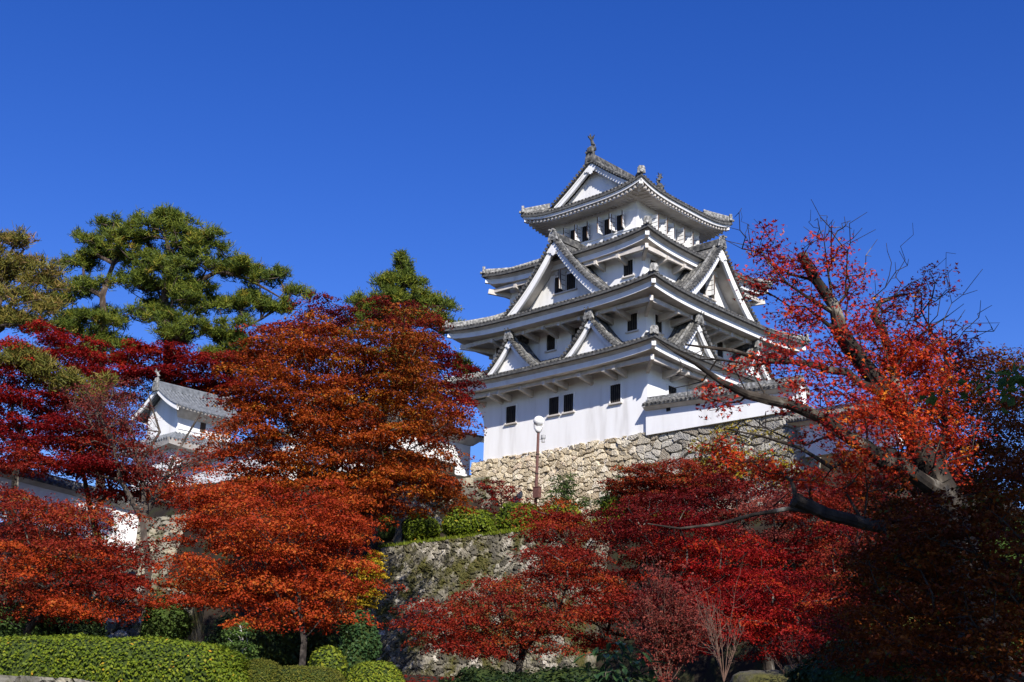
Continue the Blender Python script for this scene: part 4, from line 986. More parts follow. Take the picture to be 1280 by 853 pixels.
# half-bare maple in front of the turret
rb_ = [rooted(185, 770, 50, .17), T3(186, 700, 50, .15), T3(178, 650, 50, .13)]
make_tree('maple_tree', 'half-bare grey-red maple with crooked branches in front of the white turret', 'maple tree',
  [(145, 515, 50, 44, 38, 2.4), (150, 565, 50, 48, 32, 2.2), (230, 618, 50, 44, 16, 2.0), (125, 505, 51, 40, 30, 2.0), (190, 585, 50, 40, 22, 2.0), (240, 575, 50, 26, 14, 1.4)],
  ['greyred', 'brick', 'brick', 'greyred', 'greyred', 'brick'], rb_, 18, spacing=0.60, crad=.42, n_per=16, size=0.11, inner=0.6, bark='bark_grey', rtip=.009, flat=.6,
  limbs=[[T3(178, 650, 50, .13), T3(150, 600, 49.5, .09), T3(143, 560, 49.5, .06), T3(125, 520, 49.5, .035)], [T3(178, 650, 50, .13), T3(205, 600, 50, .09), T3(225, 560, 50.4, .06), T3(252, 515, 50.4, .03)], [T3(180, 640, 50, .12), T3(175, 580, 50.6, .07), T3(200, 540, 50.6, .05), T3(185, 490, 50.6, .03)]])
# red maples on the right in front of the retaining wall
make_tree('maple_tree', 'rust-red maple leaning over the left end of the mossy retaining wall', 'maple tree',
  [(568, 778, 40, 56, 28, 2.0), (640, 755, 40, 56, 34, 2.2), (590, 800, 39, 46, 24, 1.6), (660, 775, 39, 44, 36, 1.8), (700, 718, 40, 38, 34, 2.0), (540, 795, 40, 24, 16, 1.2)],
  ['brick', 'rust', 'brick', 'rust', 'brick', 'rust'], [rooted(640, 900, 40, .15), T3(650, 830, 40, .10), T3(655, 780, 40, .06)], 21, pad=True, spacing=0.62, crad=.5, n_per=80, size=0.095, inner=0.5)
make_tree('maple_tree', 'broad crimson maple filling the slope below the lamp post and pale stone base', 'maple tree',
  [(720, 680, 44, 54, 44, 2.4), (780, 700, 43, 56, 54, 2.4), (850, 690, 43, 60, 54, 2.6), (760, 760, 42, 66, 46, 2.4), (840, 760, 41, 60, 40, 2.2), (900, 720, 42, 60, 50, 2.4), (700, 645, 45, 34, 18, 1.6), (790, 640, 45, 46, 24, 1.8)],
  ['brick', 'wine', 'crimson', 'brick', 'crimson', 'scarlet', 'brick', 'wine'], [rooted(820, 900, 42, .2), T3(820, 820, 42, .17), T3(815, 750, 42, .12)], 22, pad=True, spacing=0.66, crad=.52, n_per=84, size=0.10, inner=0.5)
make_tree('maple_tree', 'dull wine-red maple high on the slope right of the lamp post', 'maple tree',
  [(880, 640, 47, 66, 36, 2.4), (960, 650, 46, 66, 40, 2.4), (1040, 650, 45, 56, 40, 2.2), (920, 610, 48, 50, 22, 2.0), (1010, 615, 48, 50, 24, 2.0), (1000, 690, 44, 70, 34, 2.2), (1100, 640, 44, 50, 36, 2.0)],
  ['wine', 'greyred', 'brick', 'wine', 'crimson', 'crimson', 'rust'], [rooted(960, 850, 46, .2), T3(960, 760, 46, .16), T3(960, 690, 46, .1)], 23, pad=True, spacing=0.70, crad=.55, n_per=76, size=0.11, inner=0.5)
make_tree('maple_tree', 'glowing red layered maple low on the right above the mossy rocks', 'maple tree',
  [(930, 750, 36, 50, 34, 1.8), (990, 745, 35, 54, 30, 1.8), (965, 785, 34, 60, 22, 1.6), (1050, 760, 34, 50, 30, 1.6), (890, 775, 35, 40, 20, 1.4), (1080, 710, 36, 50, 36, 1.8), (1015, 795, 33, 36, 16, 1.2)],
  ['scarlet', 'crimson', 'scarlet', 'brick', 'scarlet', 'rust', 'scarlet'], [rooted(1010, 900, 35, .15), T3(1005, 830, 35, .12), T3(995, 770, 35, .08)], 24, pad=True, spacing=0.56, crad=.46, n_per=84, size=0.085, inner=0.5)
make_tree('maple_bush', 'round rust-red maple bush against the grey right part of the stone base', 'maple bush',
  [(835, 596, 58, 58, 18, 1.8), (800, 606, 58, 34, 16, 1.6), (868, 604, 58, 34, 18, 1.6), (835, 612, 58, 46, 20, 1.6)],
  'rust', [rooted(836, 650, 58, .1), T3(836, 622, 58, .07)], 25, spacing=0.6, crad=.48, n_per=80, size=0.11)
make_tree('maple_sapling', 'small crimson maple sapling left of the lamp post against pale rubble stones', 'maple sapling',
  [(612, 612, 65, 22, 12, .8), (632, 626, 65, 24, 16, .9), (606, 636, 65, 16, 10, .7), (650, 634, 65, 10, 8, .6)],
  'crimson', [rooted(628, 670, 65, .05), T3(628, 640, 65, .035)], 26, spacing=0.6, crad=.42, n_per=34, size=0.12, inner=.2)
make_tree('vine', 'yellow-green climbing shrub hanging over the right end of the stone base', 'shrub',
  [(905, 560, 60, 34, 30, .9), (940, 545, 60, 36, 24, .9), (930, 585, 59, 44, 22, 1.0), (880, 590, 60, 20, 20, .7), (975, 570, 58, 34, 30, 1.0), (1000, 600, 57, 34, 26, 1.0)],
  'vine', [rooted(930, 640, 59, .08), T3(930, 600, 59, .05)], 27, spacing=0.62, crad=.45, n_per=26, size=0.13, inner=.3)
make_tree('yellow_shrub', 'narrow golden-yellow shrub growing at the left end of the mossy retaining wall', 'shrub',
  [(462, 722, 52, 14, 22, .7), (456, 748, 52, 16, 20, .7), (470, 700, 53, 8, 14, .5)],
  'yellow', [rooted(458, 830, 52, .05), T3(458, 760, 52, .03)], 28, spacing=0.45, crad=.34, n_per=40, size=0.13, inner=.3)
make_tree('shrub', 'feathery dark green shrub right of the lamp post against the stone base', 'shrub',
  [(705, 612, 64, 16, 22, .8), (700, 640, 64, 22, 16, .9), (716, 632, 64, 14, 16, .8)],
  'green', [rooted(704, 660, 64, .05), T3(704, 620, 64, .03)], 29, spacing=0.55, crad=.38, n_per=34, size=0.16, inner=.3, aspect=.35)
make_tree('shrub', 'dark green shrub on the left flank of the rust-red maple bush', 'shrub',
  [(770, 620, 61, 22, 20, .9), (775, 640, 61, 30, 12, .9)],
  'darkgreen', [rooted(770, 660, 61, .05), T3(770, 635, 61, .03)], 30, spacing=0.5, crad=.38, n_per=50, size=0.14, inner=.3)

# ---------------- pines
def make_pine(label, pads, trunk, seed, mat, limbs=None, group='pines on the castle hill', tuft=0.62, nn=34, tsp=0.56, size=0.37, tmid=.5):
    """pads: (px,py,D,rx,ry,rd) flat cloud-like pads of needle tufts"""
    rng = np.random.default_rng(seed); base = np.array(trunk[0][0]); root = empty('pine_tree', base, label, 'pine tree', group)
    C = []; PT = []; sub_ = []
    for (px, py, D, rx, ry, rd) in pads:
        nsp = 9 if rx > 24 else 4
        for _ in range(nsp): sub_.append((px+rng.uniform(-.72, .72)*rx, py+rng.uniform(-.9, .9)*ry, D+rng.uniform(-.7, .7)*rd, rx*rng.uniform(.26, .44), ry*rng.uniform(.35, .55), rd*rng.uniform(.3, .5)))
        sub_.append((px, py, D, rx*.5, ry*.6, rd*.5))
    pads = sub_
    for (px, py, D, rx, ry, rd) in pads:
        c = at(px, py, D); k = F_PX/(D*1.02); a, bz = rx/k, max(ry/k, .3)
        n = int(math.pi*a*rd/tsp**2*(1+bz*0.5)*0.9)+4
        u = np.sqrt(rng.random(n)); th = rng.random(n)*2*math.pi
        el = 1+.30*np.sin(3*th+px)+.24*np.sin(5*th+py)+.12*np.sin(9*th)
        P = c+(u*np.cos(th)*a*el)[:, None]*rt0+(u*np.sin(th)*rd*el)[:, None]*HF
        P[:, 2] += bz*(0.85*(1-u*u)-0.3)+rng.normal(0, .32, n)*bz*0.8
        C.append(P); PT.append(c-np.array((0, 0, bz*.5)))
    C = np.concatenate(C); m = len(C)
    idx = np.repeat(np.arange(m), nn); n = len(idx)
    d = rng.normal(size=(n, 3)); d[:, 2] = np.abs(d[:, 2])*0.9+0.15; d /= np.linalg.norm(d, axis=1)[:, None]
    side = np.cross(d, rng.normal(size=(n, 3))); side /= np.linalg.norm(side, axis=1)[:, None]
    L = size*(.6+.7*rng.random(n)); wd = 0.020+0.012*rng.random(n)
    b0 = C[idx]+rng.normal(0, .13, (n, 3))
    V = np.stack([b0-side*wd[:, None], b0+side*wd[:, None], b0+d*L[:, None]+side*wd[:, None]*.5, b0+d*L[:, None]-side*wd[:, None]*.5], 1).reshape(-1, 3)
    T = np.clip(tmid+rng.normal(0, .17, m)[idx]+rng.normal(0, .13, n), 0, 1)
    np_obj('crown', V, np.arange(4*n).reshape(n, 4), LM[mat], root, tint=T, off=base)
    sub = C[rng.permutation(m)[:int(m*.30)]]-np.array((0, 0, .15))
    NA, par, R = skeleton(rng, [trunk]+(limbs or []), np.concatenate([np.array(PT), sub]), step=1.0, rtip=.022, arch=-.06, pw=.48, jit=.10)
    V, F = tubes(NA, par, R, 6, .08, rng); np_obj('trunk', V, F, M['bark_pine'], root, off=base)
    return root
make_pine('tall dense pine with layered branches reaching right towards the orange maple',
  [(205, 285, 86, 48, 13, 2.6), (170, 300, 86, 40, 12, 2.4), (250, 305, 86, 48, 13, 2.6), (215, 330, 86, 62, 14, 3.0), (290, 335, 86, 42, 10, 2.4), (330, 345, 86, 38, 10, 2.2), (372, 368, 86, 24, 7, 1.4), (240, 362, 86, 66, 14, 3.0), (170, 350, 86, 36, 12, 2.4), (190, 390, 86, 50, 14, 2.8), (275, 385, 86, 40, 12, 2.4), (310, 375, 86, 34, 9, 2.0), (225, 415, 85, 36, 12, 2.4), (275, 415, 85, 46, 13, 2.4), (280, 440, 85, 42, 12, 2.2), (345, 385, 86, 26, 7, 1.4), (205, 270, 86, 26, 7, 1.4), (155, 285, 86, 24, 7, 1.4)],
  [rooted(212, 560, 86, .42), T3(210, 440, 86, .34), T3(205, 380, 86, .28), T3(212, 320, 86, .18), T3(205, 285, 86, .08)], 31, 'pine',
  limbs=[[T3(209, 370, 86, .2), T3(270, 340, 86, .16), T3(315, 352, 86, .11), T3(350, 372, 86, .06)], [T3(290, 480, 86, .2), T3(288, 440, 86, .16), T3(282, 415, 86, .1)]])
make_pine('pine with a bare grey upper trunk standing left of the tallest pine',
  [(120, 300, 88, 30, 10, 2.0), (100, 325, 88, 36, 11, 2.2), (140, 320, 88, 30, 9, 2.0), (105, 360, 88, 34, 11, 2.2), (125, 400, 87, 46, 13, 2.6), (90, 410, 87, 34, 12, 2.2), (140, 425, 87, 36, 12, 2.2), (100, 440, 87, 36, 10, 2.2), (130, 280, 88, 22, 6, 1.4), (85, 375, 88, 24, 9, 1.8), (150, 450, 87, 18, 8, 1.4)],
  [rooted(130, 590, 87, .36), T3(128, 450, 87, .3), T3(128, 370, 87, .24), T3(142, 330, 87, .16), T3(154, 300, 87, .07)], 32, 'pine')
make_pine('browning sparse pine with bare twigs at the far left edge',
  [(10, 300, 74, 36, 10, 2.0), (40, 330, 74, 42, 11, 2.2), (5, 340, 74, 40, 12, 2.2), (55, 350, 74, 34, 10, 2.0), (30, 370, 74, 50, 12, 2.4), (60, 385, 74, 30, 12, 2.0), (5, 395, 74, 34, 13, 2.0), (35, 405, 74, 34, 9, 2.0), (-15, 320, 74, 30, 12, 2)],
  [rooted(-22, 620, 74, .34), T3(-20, 480, 74, .28), T3(-5, 400, 74, .2), T3(8, 330, 74, .1)], 33, 'pine_brown', nn=20,
  limbs=[[T3(-10, 400, 74, .14), T3(25, 375, 74, .09), T3(55, 350, 74, .04)]])
make_pine('low drooping pine bough of yellow-green needles over crimson maple leaves',
  [(20, 445, 56, 30, 8, 1.2), (50, 460, 56, 32, 8, 1.2), (85, 478, 56, 28, 7, 1.0), (112, 497, 56, 20, 6, .9), (130, 482, 57, 14, 5, .8)],
  [rooted(-60, 700, 57, .26), T3(-50, 520, 57, .2), T3(-20, 440, 56.5, .10), T3(40, 462, 56, .06), T3(100, 492, 56, .03)], 34, 'pine_brown', nn=22, size=.34, group=None, tmid=.42, tsp=.5)
make_pine('small pointed pine rising behind the wine-red maple beside the castle keep',
  [(502, 332, 78, 12, 6, .9), (500, 345, 78, 20, 7, 1.4), (490, 355, 78, 34, 7, 1.8), (515, 352, 78, 22, 6, 1.4), (505, 372, 78, 44, 9, 2.2), (470, 380, 78, 34, 8, 2.0), (540, 380, 78, 28, 8, 1.8), (545, 400, 78, 32, 8, 1.8), (460, 395, 78, 30, 8, 1.8), (565, 412, 78, 20, 7, 1.2), (500, 400, 78, 40, 9, 2.2), (590, 470, 78, 14, 5, 1.0), (575, 455, 78, 18, 6, 1.0), (500, 322, 78, 5, 4, .4)],
  [rooted(508, 600, 78, .28), T3(505, 420, 78, .2), T3(503, 350, 78, .1), T3(501, 322, 78, .03)], 35, 'pine', size=.32)

# ---------------- bushes and hedges: leafy shell over a dark twiggy body
def bush(name, label, cat, px, py, D, rx, ry, rd, mat, seed, size=0.06, nleaf=None, power=2.4, group=None, lump=0.06, sink=0.9, xrot=0.0, tmid=.5):
    """rounded clipped bush: centre at pixel, radii rx,ry in photo pixels, depth rd metres"""
    rng = np.random.default_rng(seed); c = at(px, py, D); k = F_PX/(D*1.02); a, bz = rx/k, ry/k
    gz = float(ground_z(c[0], c[1])); base = np.array((c[0], c[1], min(gz, c[2]-bz*.5)))
    root = empty(name, base, label, cat, group)
    area = 2*math.pi*(a*rd+a*bz+rd*bz)/1.5
    n = nleaf or int(area/(size*size)*3.2)
    q = rng.normal(size=(n, 3)); q /= np.linalg.norm(q, axis=1)[:, None]
    sp = (np.abs(q)**power).sum(1)**(-1/power); S = q*sp[:, None]
    def lumpf(S): return 1+lump*(np.sin(S[:, 0]*a*4.3+seed)+np.sin(S[:, 1]*rd*4.7+2*seed)+np.sin(S[:, 2]*bz*5.1+S[:, 0]*a*2.9))*.6
    lf = lumpf(S)
    P = S*lf[:, None]*(0.97+0.06*rng.random(n)**1.5)[:, None]
    W = lambda Q: c+Q[:, :1]*a*rt0+Q[:, 1:2]*rd*HF+Q[:, 2:3]*bz*np.array((0, 0, 1.))
    PW = W(P); PW = PW[PW[:, 2] > gz-.3]; q = q[:len(P)][W(P)[:, 2] > gz-.3]; n = len(PW)
    N = q[:, :1]*rt0/a+q[:, 1:2]*HF/rd+q[:, 2:3]*np.array((0, 0, 1.))/bz; N /= np.linalg.norm(N, axis=1)[:, None]
    N = N*1.0+np.array((0, 0, .5))+rng.normal(size=(n, 3))*.6; N /= np.linalg.norm(N, axis=1)[:, None]
    T = np.cross(N, rng.normal(size=(n, 3))); T /= np.linalg.norm(T, axis=1)[:, None]; B = np.cross(N, T)
    s = size*(.6+.8*rng.random(n)); T = T*s[:, None]*.6; B = B*s[:, None]*.38
    PW = PW+rng.normal(0, size*.35, (n, 3))
    V = np.stack([PW-T, PW+B, PW+T, PW-B], 1).reshape(-1, 3)
    cl = np.sin(PW[:, 0]*3.1+seed)*np.sin(PW[:, 1]*2.7)*np.sin(PW[:, 2]*4.1)*.12
    t = np.clip(tmid+cl+rng.normal(0, .2, n), 0, 1)
    np_obj('leaves', V, np.arange(4*n).reshape(n, 4), LM[mat], root, tint=t, off=base)
    # inner body of packed twigs and leaves
    nu, nv = 28, 16; VV = []
    for i in range(nv+1):
        for j in range(nu):
            ph = math.pi*i/nv; th = 2*math.pi*j/nu; VV.append((math.sin(ph)*math.cos(th), math.sin(ph)*math.sin(th), math.cos(ph)))
    VV = np.array(VV); VV = VV*((np.abs(VV)**power).sum(1)**(-1/power))[:, None]; VV = VV*lumpf(VV)[:, None]*0.93
    VV = W(VV)
    F = [(i*nu+j, (i+1)*nu+j, (i+1)*nu+(j+1) % nu, i*nu+(j+1) % nu) for i in range(nv) for j in range(nu)]
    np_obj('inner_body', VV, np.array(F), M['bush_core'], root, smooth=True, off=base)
    return root
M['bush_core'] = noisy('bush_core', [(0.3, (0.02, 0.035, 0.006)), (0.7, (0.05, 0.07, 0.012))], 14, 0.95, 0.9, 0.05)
bush('hedge', 'long low clipped hedge of small yellow-green leaves at the bottom left corner', 'hedge', 125, 842, 30.5, 176, 41, 1.0, 'hedge', 41, size=.062, power=3.4, lump=.04)
bush('topiary_bush', 'smooth olive dome of clipped bush next to the slim white-stemmed sapling', 'bush', 328, 862, 31, 27, 34, .6, 'topiary', 42, size=.035)
bush('topiary_bush', 'low flat-topped olive bush between the olive dome and the yellow-green bush', 'bush', 385, 866, 31, 46, 30, .7, 'topiary', 43, size=.035, power=3)
bush('topiary_bush', 'yellow-green rounded bush at the foot of the mossy retaining wall', 'bush', 468, 862, 34, 34, 32, .8, 'lime', 44, size=.06)
bush('bush', 'loose bright green bush right behind the flat-topped olive bush', 'bush', 408, 838, 36, 20, 22, .6, 'lime', 45, size=.08, lump=.14)
bush('bush', 'bushy dark bluish-green camellia below the golden shrub', 'bush', 450, 806, 44, 25, 38, .8, 'camellia', 46, size=.10, lump=.14, tmid=.5)
bush('bush', 'rounded green bush in front of the low pale rubble wall', 'bush', 207, 779, 47, 28, 26, .8, 'green', 47, size=.11, lump=.08, tmid=.75)
bush('bush', 'dark bush deep in shade behind the hedge at the left edge', 'bush', 20, 790, 50, 46, 34, 1.2, 'green', 48, size=.13, lump=.14)
bush('bush', 'dark bush in the shade between the hedge and the rust-coloured maple', 'bush', 90, 795, 52, 40, 28, 1.2, 'darkgreen', 49, size=.13, lump=.14)
bush('bush', 'shaded dark glossy bush behind the slim white-stemmed sapling', 'bush', 320, 810, 50, 60, 34, 1.2, 'darkgreen', 50, size=.13, lump=.16)
bush('bush', 'shaded dark bush just left of the camellia', 'bush', 410, 806, 50, 30, 34, 1.0, 'darkgreen', 51, size=.13, lump=.16)
g_ = 'round hedges on the terrace'
def terr_bush(lab, px, py, rx, ry, rd, mat, seed, y=-12.3, lump=.08):
    D = float((ony(px, py, y)-CAM) @ HF); bush('azalea_bush', lab, 'bush', px, py, D, rx, ry, rd, mat, seed, size=.12, group=g_, lump=lump)
terr_bush('leftmost small green hedge on the terrace, half shaded under orange leaves', 486, 663, 17, 15, 1.0, 'hedge', 52)
terr_bush('green rounded hedge on the terrace, second from the left in its row', 526, 661, 22, 17, 1.0, 'hedge', 53)
terr_bush('widest round green hedge in the middle of the terrace row', 586, 656, 32, 19, 1.2, 'hedge', 54)
terr_bush('round green hedge at the foot of the lamp post', 651, 650, 28, 19, 1.1, 'hedge', 55)
terr_bush('lime green bush right of the lamp post behind red leaves', 700, 646, 26, 12, 1.1, 'lime', 56, y=-11.5, lump=.12)
terr_bush('small lime green bush poking up beside the rust-red maple bush', 770, 636, 20, 12, .9, 'lime', 57, y=-11, lump=.12)
for i, (px, lab) in enumerate(()): pass
# grass lip along the terrace edge
def grass_strip():
    rng = np.random.default_rng(60); n = 9000
    x0, x1 = ony(470, 680, WALL_Y)[0], ony(850, 650, WALL_Y)[0]
    x = rng.uniform(x0, x1, n); y = WALL_Y+rng.uniform(-.05, 1.2, n); z = np.maximum(ground_z(x, y), TERR_Z-.05)+.0
    P = np.stack([x, y, z], 1); d = rng.normal(size=(n, 3))*.35+np.array((0, -.25, 1.)); d /= np.linalg.norm(d, axis=1)[:, None]
    s = np.cross(d, rng.normal(size=(n, 3))); s /= np.linalg.norm(s, axis=1)[:, None]; L = rng.uniform(.12, .3, n)[:, None]
    V = np.stack([P-s*.03, P+s*.03, P+d*L], 1).reshape(-1, 3)
    tag(np_obj('grass', V, np.arange(3*n).reshape(n, 3), LM['lime'], tint=np.clip(rng.normal(.4, .2, n), 0, 1)), 'short yellow-green grass along the terrace edge', 'grass', kind='stuff')
grass_strip()
# fallen leaves on the dark slope
def litter():
    rng = np.random.default_rng(61); n = 16000
    D = rng.uniform(44, 68, n); px = rng.uniform(-80, 1320, n)
    P = CAM+(HF*1.0)*D[:, None]+rt0*(D*(px-640)/F_PX)[:, None]; x, y = P[:, 0], P[:, 1]; z = ground_z(x, y)+.03
    P = np.stack([x, y, z], 1)
    N = rng.normal(size=(n, 3))*.4+np.array((0, -.2, 1.)); N /= np.linalg.norm(N, axis=1)[:, None]
    T = np.cross(N, rng.normal(size=(n, 3))); T /= np.linalg.norm(T, axis=1)[:, None]; B = np.cross(N, T); s = rng.uniform(.05, .1, n)[:, None]
    V = np.stack([P-T*s, P+B*s*.7, P+T*s, P-B*s*.7], 1).reshape(-1, 3)
    tag(np_obj('fallen_leaves', V, np.arange(4*n).reshape(n, 4), LM['rust'], tint=np.clip(rng.normal(.05, .2, n), 0, 1)), 'fallen rust-coloured leaves scattered on the dark slope', 'leaves', kind='stuff')
litter()

# ---------------- slim sapling, bare twiggy shrubs, broad-leaved plant
make_tree('sapling', 'slim white-stemmed sapling with small dark leaves beside the olive dome', 'sapling',
  [(298, 798, 32.3, 17, 14, .35), (303, 818, 32.3, 16, 14, .35), (290, 812, 32.3, 12, 14, .3)], 'green', [(at(303, 850, 33)-np.array((0, 0, .3)), .055), T3(303, 815, 33, .045), T3(300, 782, 33, .025)], 70, spacing=.26, crad=.20, n_per=30, size=.085, tmid=.8, bark='bark_pale', rtip=.006, inner=.5, step=.3)
def twigs(label, px, py, D, rx, ry, seed, n=16, bark='twig', leaf=None, nl=0):
    rng = np.random.default_rng(seed); base = at(px, py+ry, D); k = F_PX/(D*1.02); root = empty('bare_shrub', base, label, 'shrub', 'bare twiggy shrubs in the foreground')
    N = [base]; par = [-1]; R = [.03]
    for i in range(n):
        dx = rng.uniform(-1, 1); h = (2*ry)/k*rng.uniform(.6, 1.05)*(1-.25*abs(dx)); prev = 0; r = .016; p = base.copy(); d = np.array([0, 0, 1.])+rt0*dx*rx/k/h*1.1+HF*rng.normal(0, .15); L = h/9
        for j in range(9):
            p = p+d*L+rng.normal(0, .04*L, 3); N.append(p); par.append(prev); R.append(r*.7); prev = len(N)-1; r *= .85
            if j > 1:
                for _ in range(2):
                    q = p.copy(); pr = prev; rr = r*.6; e = d*.8+rng.normal(0, .5, 3); e[2] = abs(e[2])
                    for _k in range(4): q = q+e*L*.55+rng.normal(0, .03, 3); N.append(q); par.append(pr); R.append(rr); pr = len(N)-1; rr *= .75
    V, F = tubes(np.array(N), np.array(par), np.array(R), 4); np_obj('branches', V, F, M[bark], root, off=base)
    if leaf:
        C = np.array(N)[rng.integers(1, len(N), nl)]; V, F, T = leaf_cards(rng, C, np.full(nl, .12), 1, 5, .06); np_obj('leaves', V, F, LM[leaf], root, tint=T, off=base)
twigs('dense brownish bare shrub in front of the crimson maple slope, the wider of two', 830, 800, 28, 46, 62, 71, n=26, leaf='greyred', nl=2600)
twigs('pale spindly bare shrub left of the mossy rocks', 905, 790, 27, 26, 62, 72, n=9)
twigs('thin bare shrub near the mossy rocks at the bottom right', 1000, 830, 27, 34, 36, 73, n=7)
def broad_plant():
    rng = np.random.default_rng(75); base = at(770, 872, 20); root = empty('broadleaf_plant', base, 'dark shrub with large glossy drooping leaves at the bottom centre', 'plant')
    V = []; F = []; T = []; tips = []
    for i in range(90):
        th = rng.uniform(0, 2*math.pi); r = rng.uniform(.05, .62); h = rng.uniform(.25, .9)*(1-.35*r); c = base+np.array((r*math.cos(th), r*math.sin(th), h)); tips.append(c)
        d = np.array((math.cos(th+rng.normal(0, .7)), math.sin(th+rng.normal(0, .7)), rng.normal(-.25, .3))); d /= np.linalg.norm(d); s = np.cross(d, (0, 0, 1)); s /= np.linalg.norm(s); u = np.cross(s, d)
        L = rng.uniform(.16, .26); n0 = len(V)
        prof = [(0, 0), (.2, .3), (.5, .42), (.8, .25), (1, 0)]
        for f, w_ in prof: V += [c+d*L*f-s*w_*L*.5+u*(.08*L-.25*L*f*f), c+d*L*f+u*(-.25*L*f*f), c+d*L*f+s*w_*L*.5+u*(.08*L-.25*L*f*f)]
        for j in range(4):
            for e in (0, 1): F.append((n0+3*j+e, n0+3*j+e+1, n0+3*j+e+4, n0+3*j+e+3)); T.append(min(1, max(0, rng.normal(.45, .3))))
    np_obj('leaves', np.array(V), np.array(F), LM['camellia'], root, tint=T, off=base)
    NA, par, R = skeleton(rng, [[(base-np.array((0, 0, .6)), .03), (base+np.array((0, 0, .25)), .02)]], np.array(tips), step=.2, rtip=.004); Vt, Ft = tubes(NA, par, R, 5); np_obj('stems', Vt, Ft, M['bark'], root, off=base)
broad_plant()
# mossy rocks low right
def rocks():
    rng = np.random.default_rng(77)
    for i, (px, py, D, r, lab) in enumerate([(960, 862, 31, .75, 'mossy olive rock under the glowing red maple, the largest one'), (1008, 852, 30.5, .6, 'smaller mossy rock right beside the largest one')]):
        c = at(px, py, D); nu, nv = 20, 12; V = []; 
        ax = rng.normal(size=(14, 3)); ax /= np.linalg.norm(ax, axis=1)[:, None]; dd = rng.uniform(.65, .95, 14)
        for a in range(nv+1):
            for b in range(nu):
                q = np.array((math.sin(math.pi*a/nv)*math.cos(2*math.pi*b/nu), math.sin(math.pi*a/nv)*math.sin(2*math.pi*b/nu), math.cos(math.pi*a/nv)))
                dt = ax @ q; rr = min(1.0, float(np.min(np.where(dt > .05, dd/np.maximum(dt, .05), 9)))); V.append(q*rr*r*np.array((1.3, 1.1, .8))+rng.normal(0, .015, 3))
        F = [(a*nu+b, (a+1)*nu+b, (a+1)*nu+(b+1) % nu, a*nu+(b+1) % nu) for a in range(nv) for b in range(nu)]
        o = np_obj('rock', np.array(V), np.array(F), M['stone_mossy'], tint=np.full(len(F), .15)); o.location = tuple(c); tag(o, lab, 'rock', 'mossy rocks on the slope')
rocks()

# ---------------- near maple with cut limbs on the right
def star_leaves(rng, C, n_per, rad, size, tmid=.5, flat=.7):
    m = len(C); idx = np.repeat(np.arange(m), n_per); n = len(idx)
    q = rng.normal(size=(n, 3)); q /= np.linalg.norm(q, axis=1)[:, None]; P = C[idx]+q*(rad*rng.random(n)**.5)[:, None]*np.array((1, 1, flat))
    N = np.array((0, 0, .8))+SUN*.4+rng.normal(size=(n, 3))*.75; N /= np.linalg.norm(N, axis=1)[:, None]
    T = np.cross(N, rng.normal(size=(n, 3))); T /= np.linalg.norm(T, axis=1)[:, None]; B = np.cross(N, T); s = size*(.6+.7*rng.random(n))
    pr = [(-90, .10), (-38, .55), (-14, .28), (8, .85), (34, .36), (90, 1.0), (146, .36), (172, .85), (194, .28), (218, .55)]
    V = []
    for a, r in pr:
        a = math.radians(a); V.append(P+(T*math.cos(a)+B*math.sin(a))*(r*s*.55)[:, None]-N*(r*r*s*.12)[:, None])
    V = np.stack(V, 1).reshape(-1, 3); F = np.arange(10*n).reshape(n, 10)
    T_ = np.clip(tmid+rng.normal(0, .16, m)[idx]+rng.normal(0, .2, n), 0, 1)
    return V, F, T_
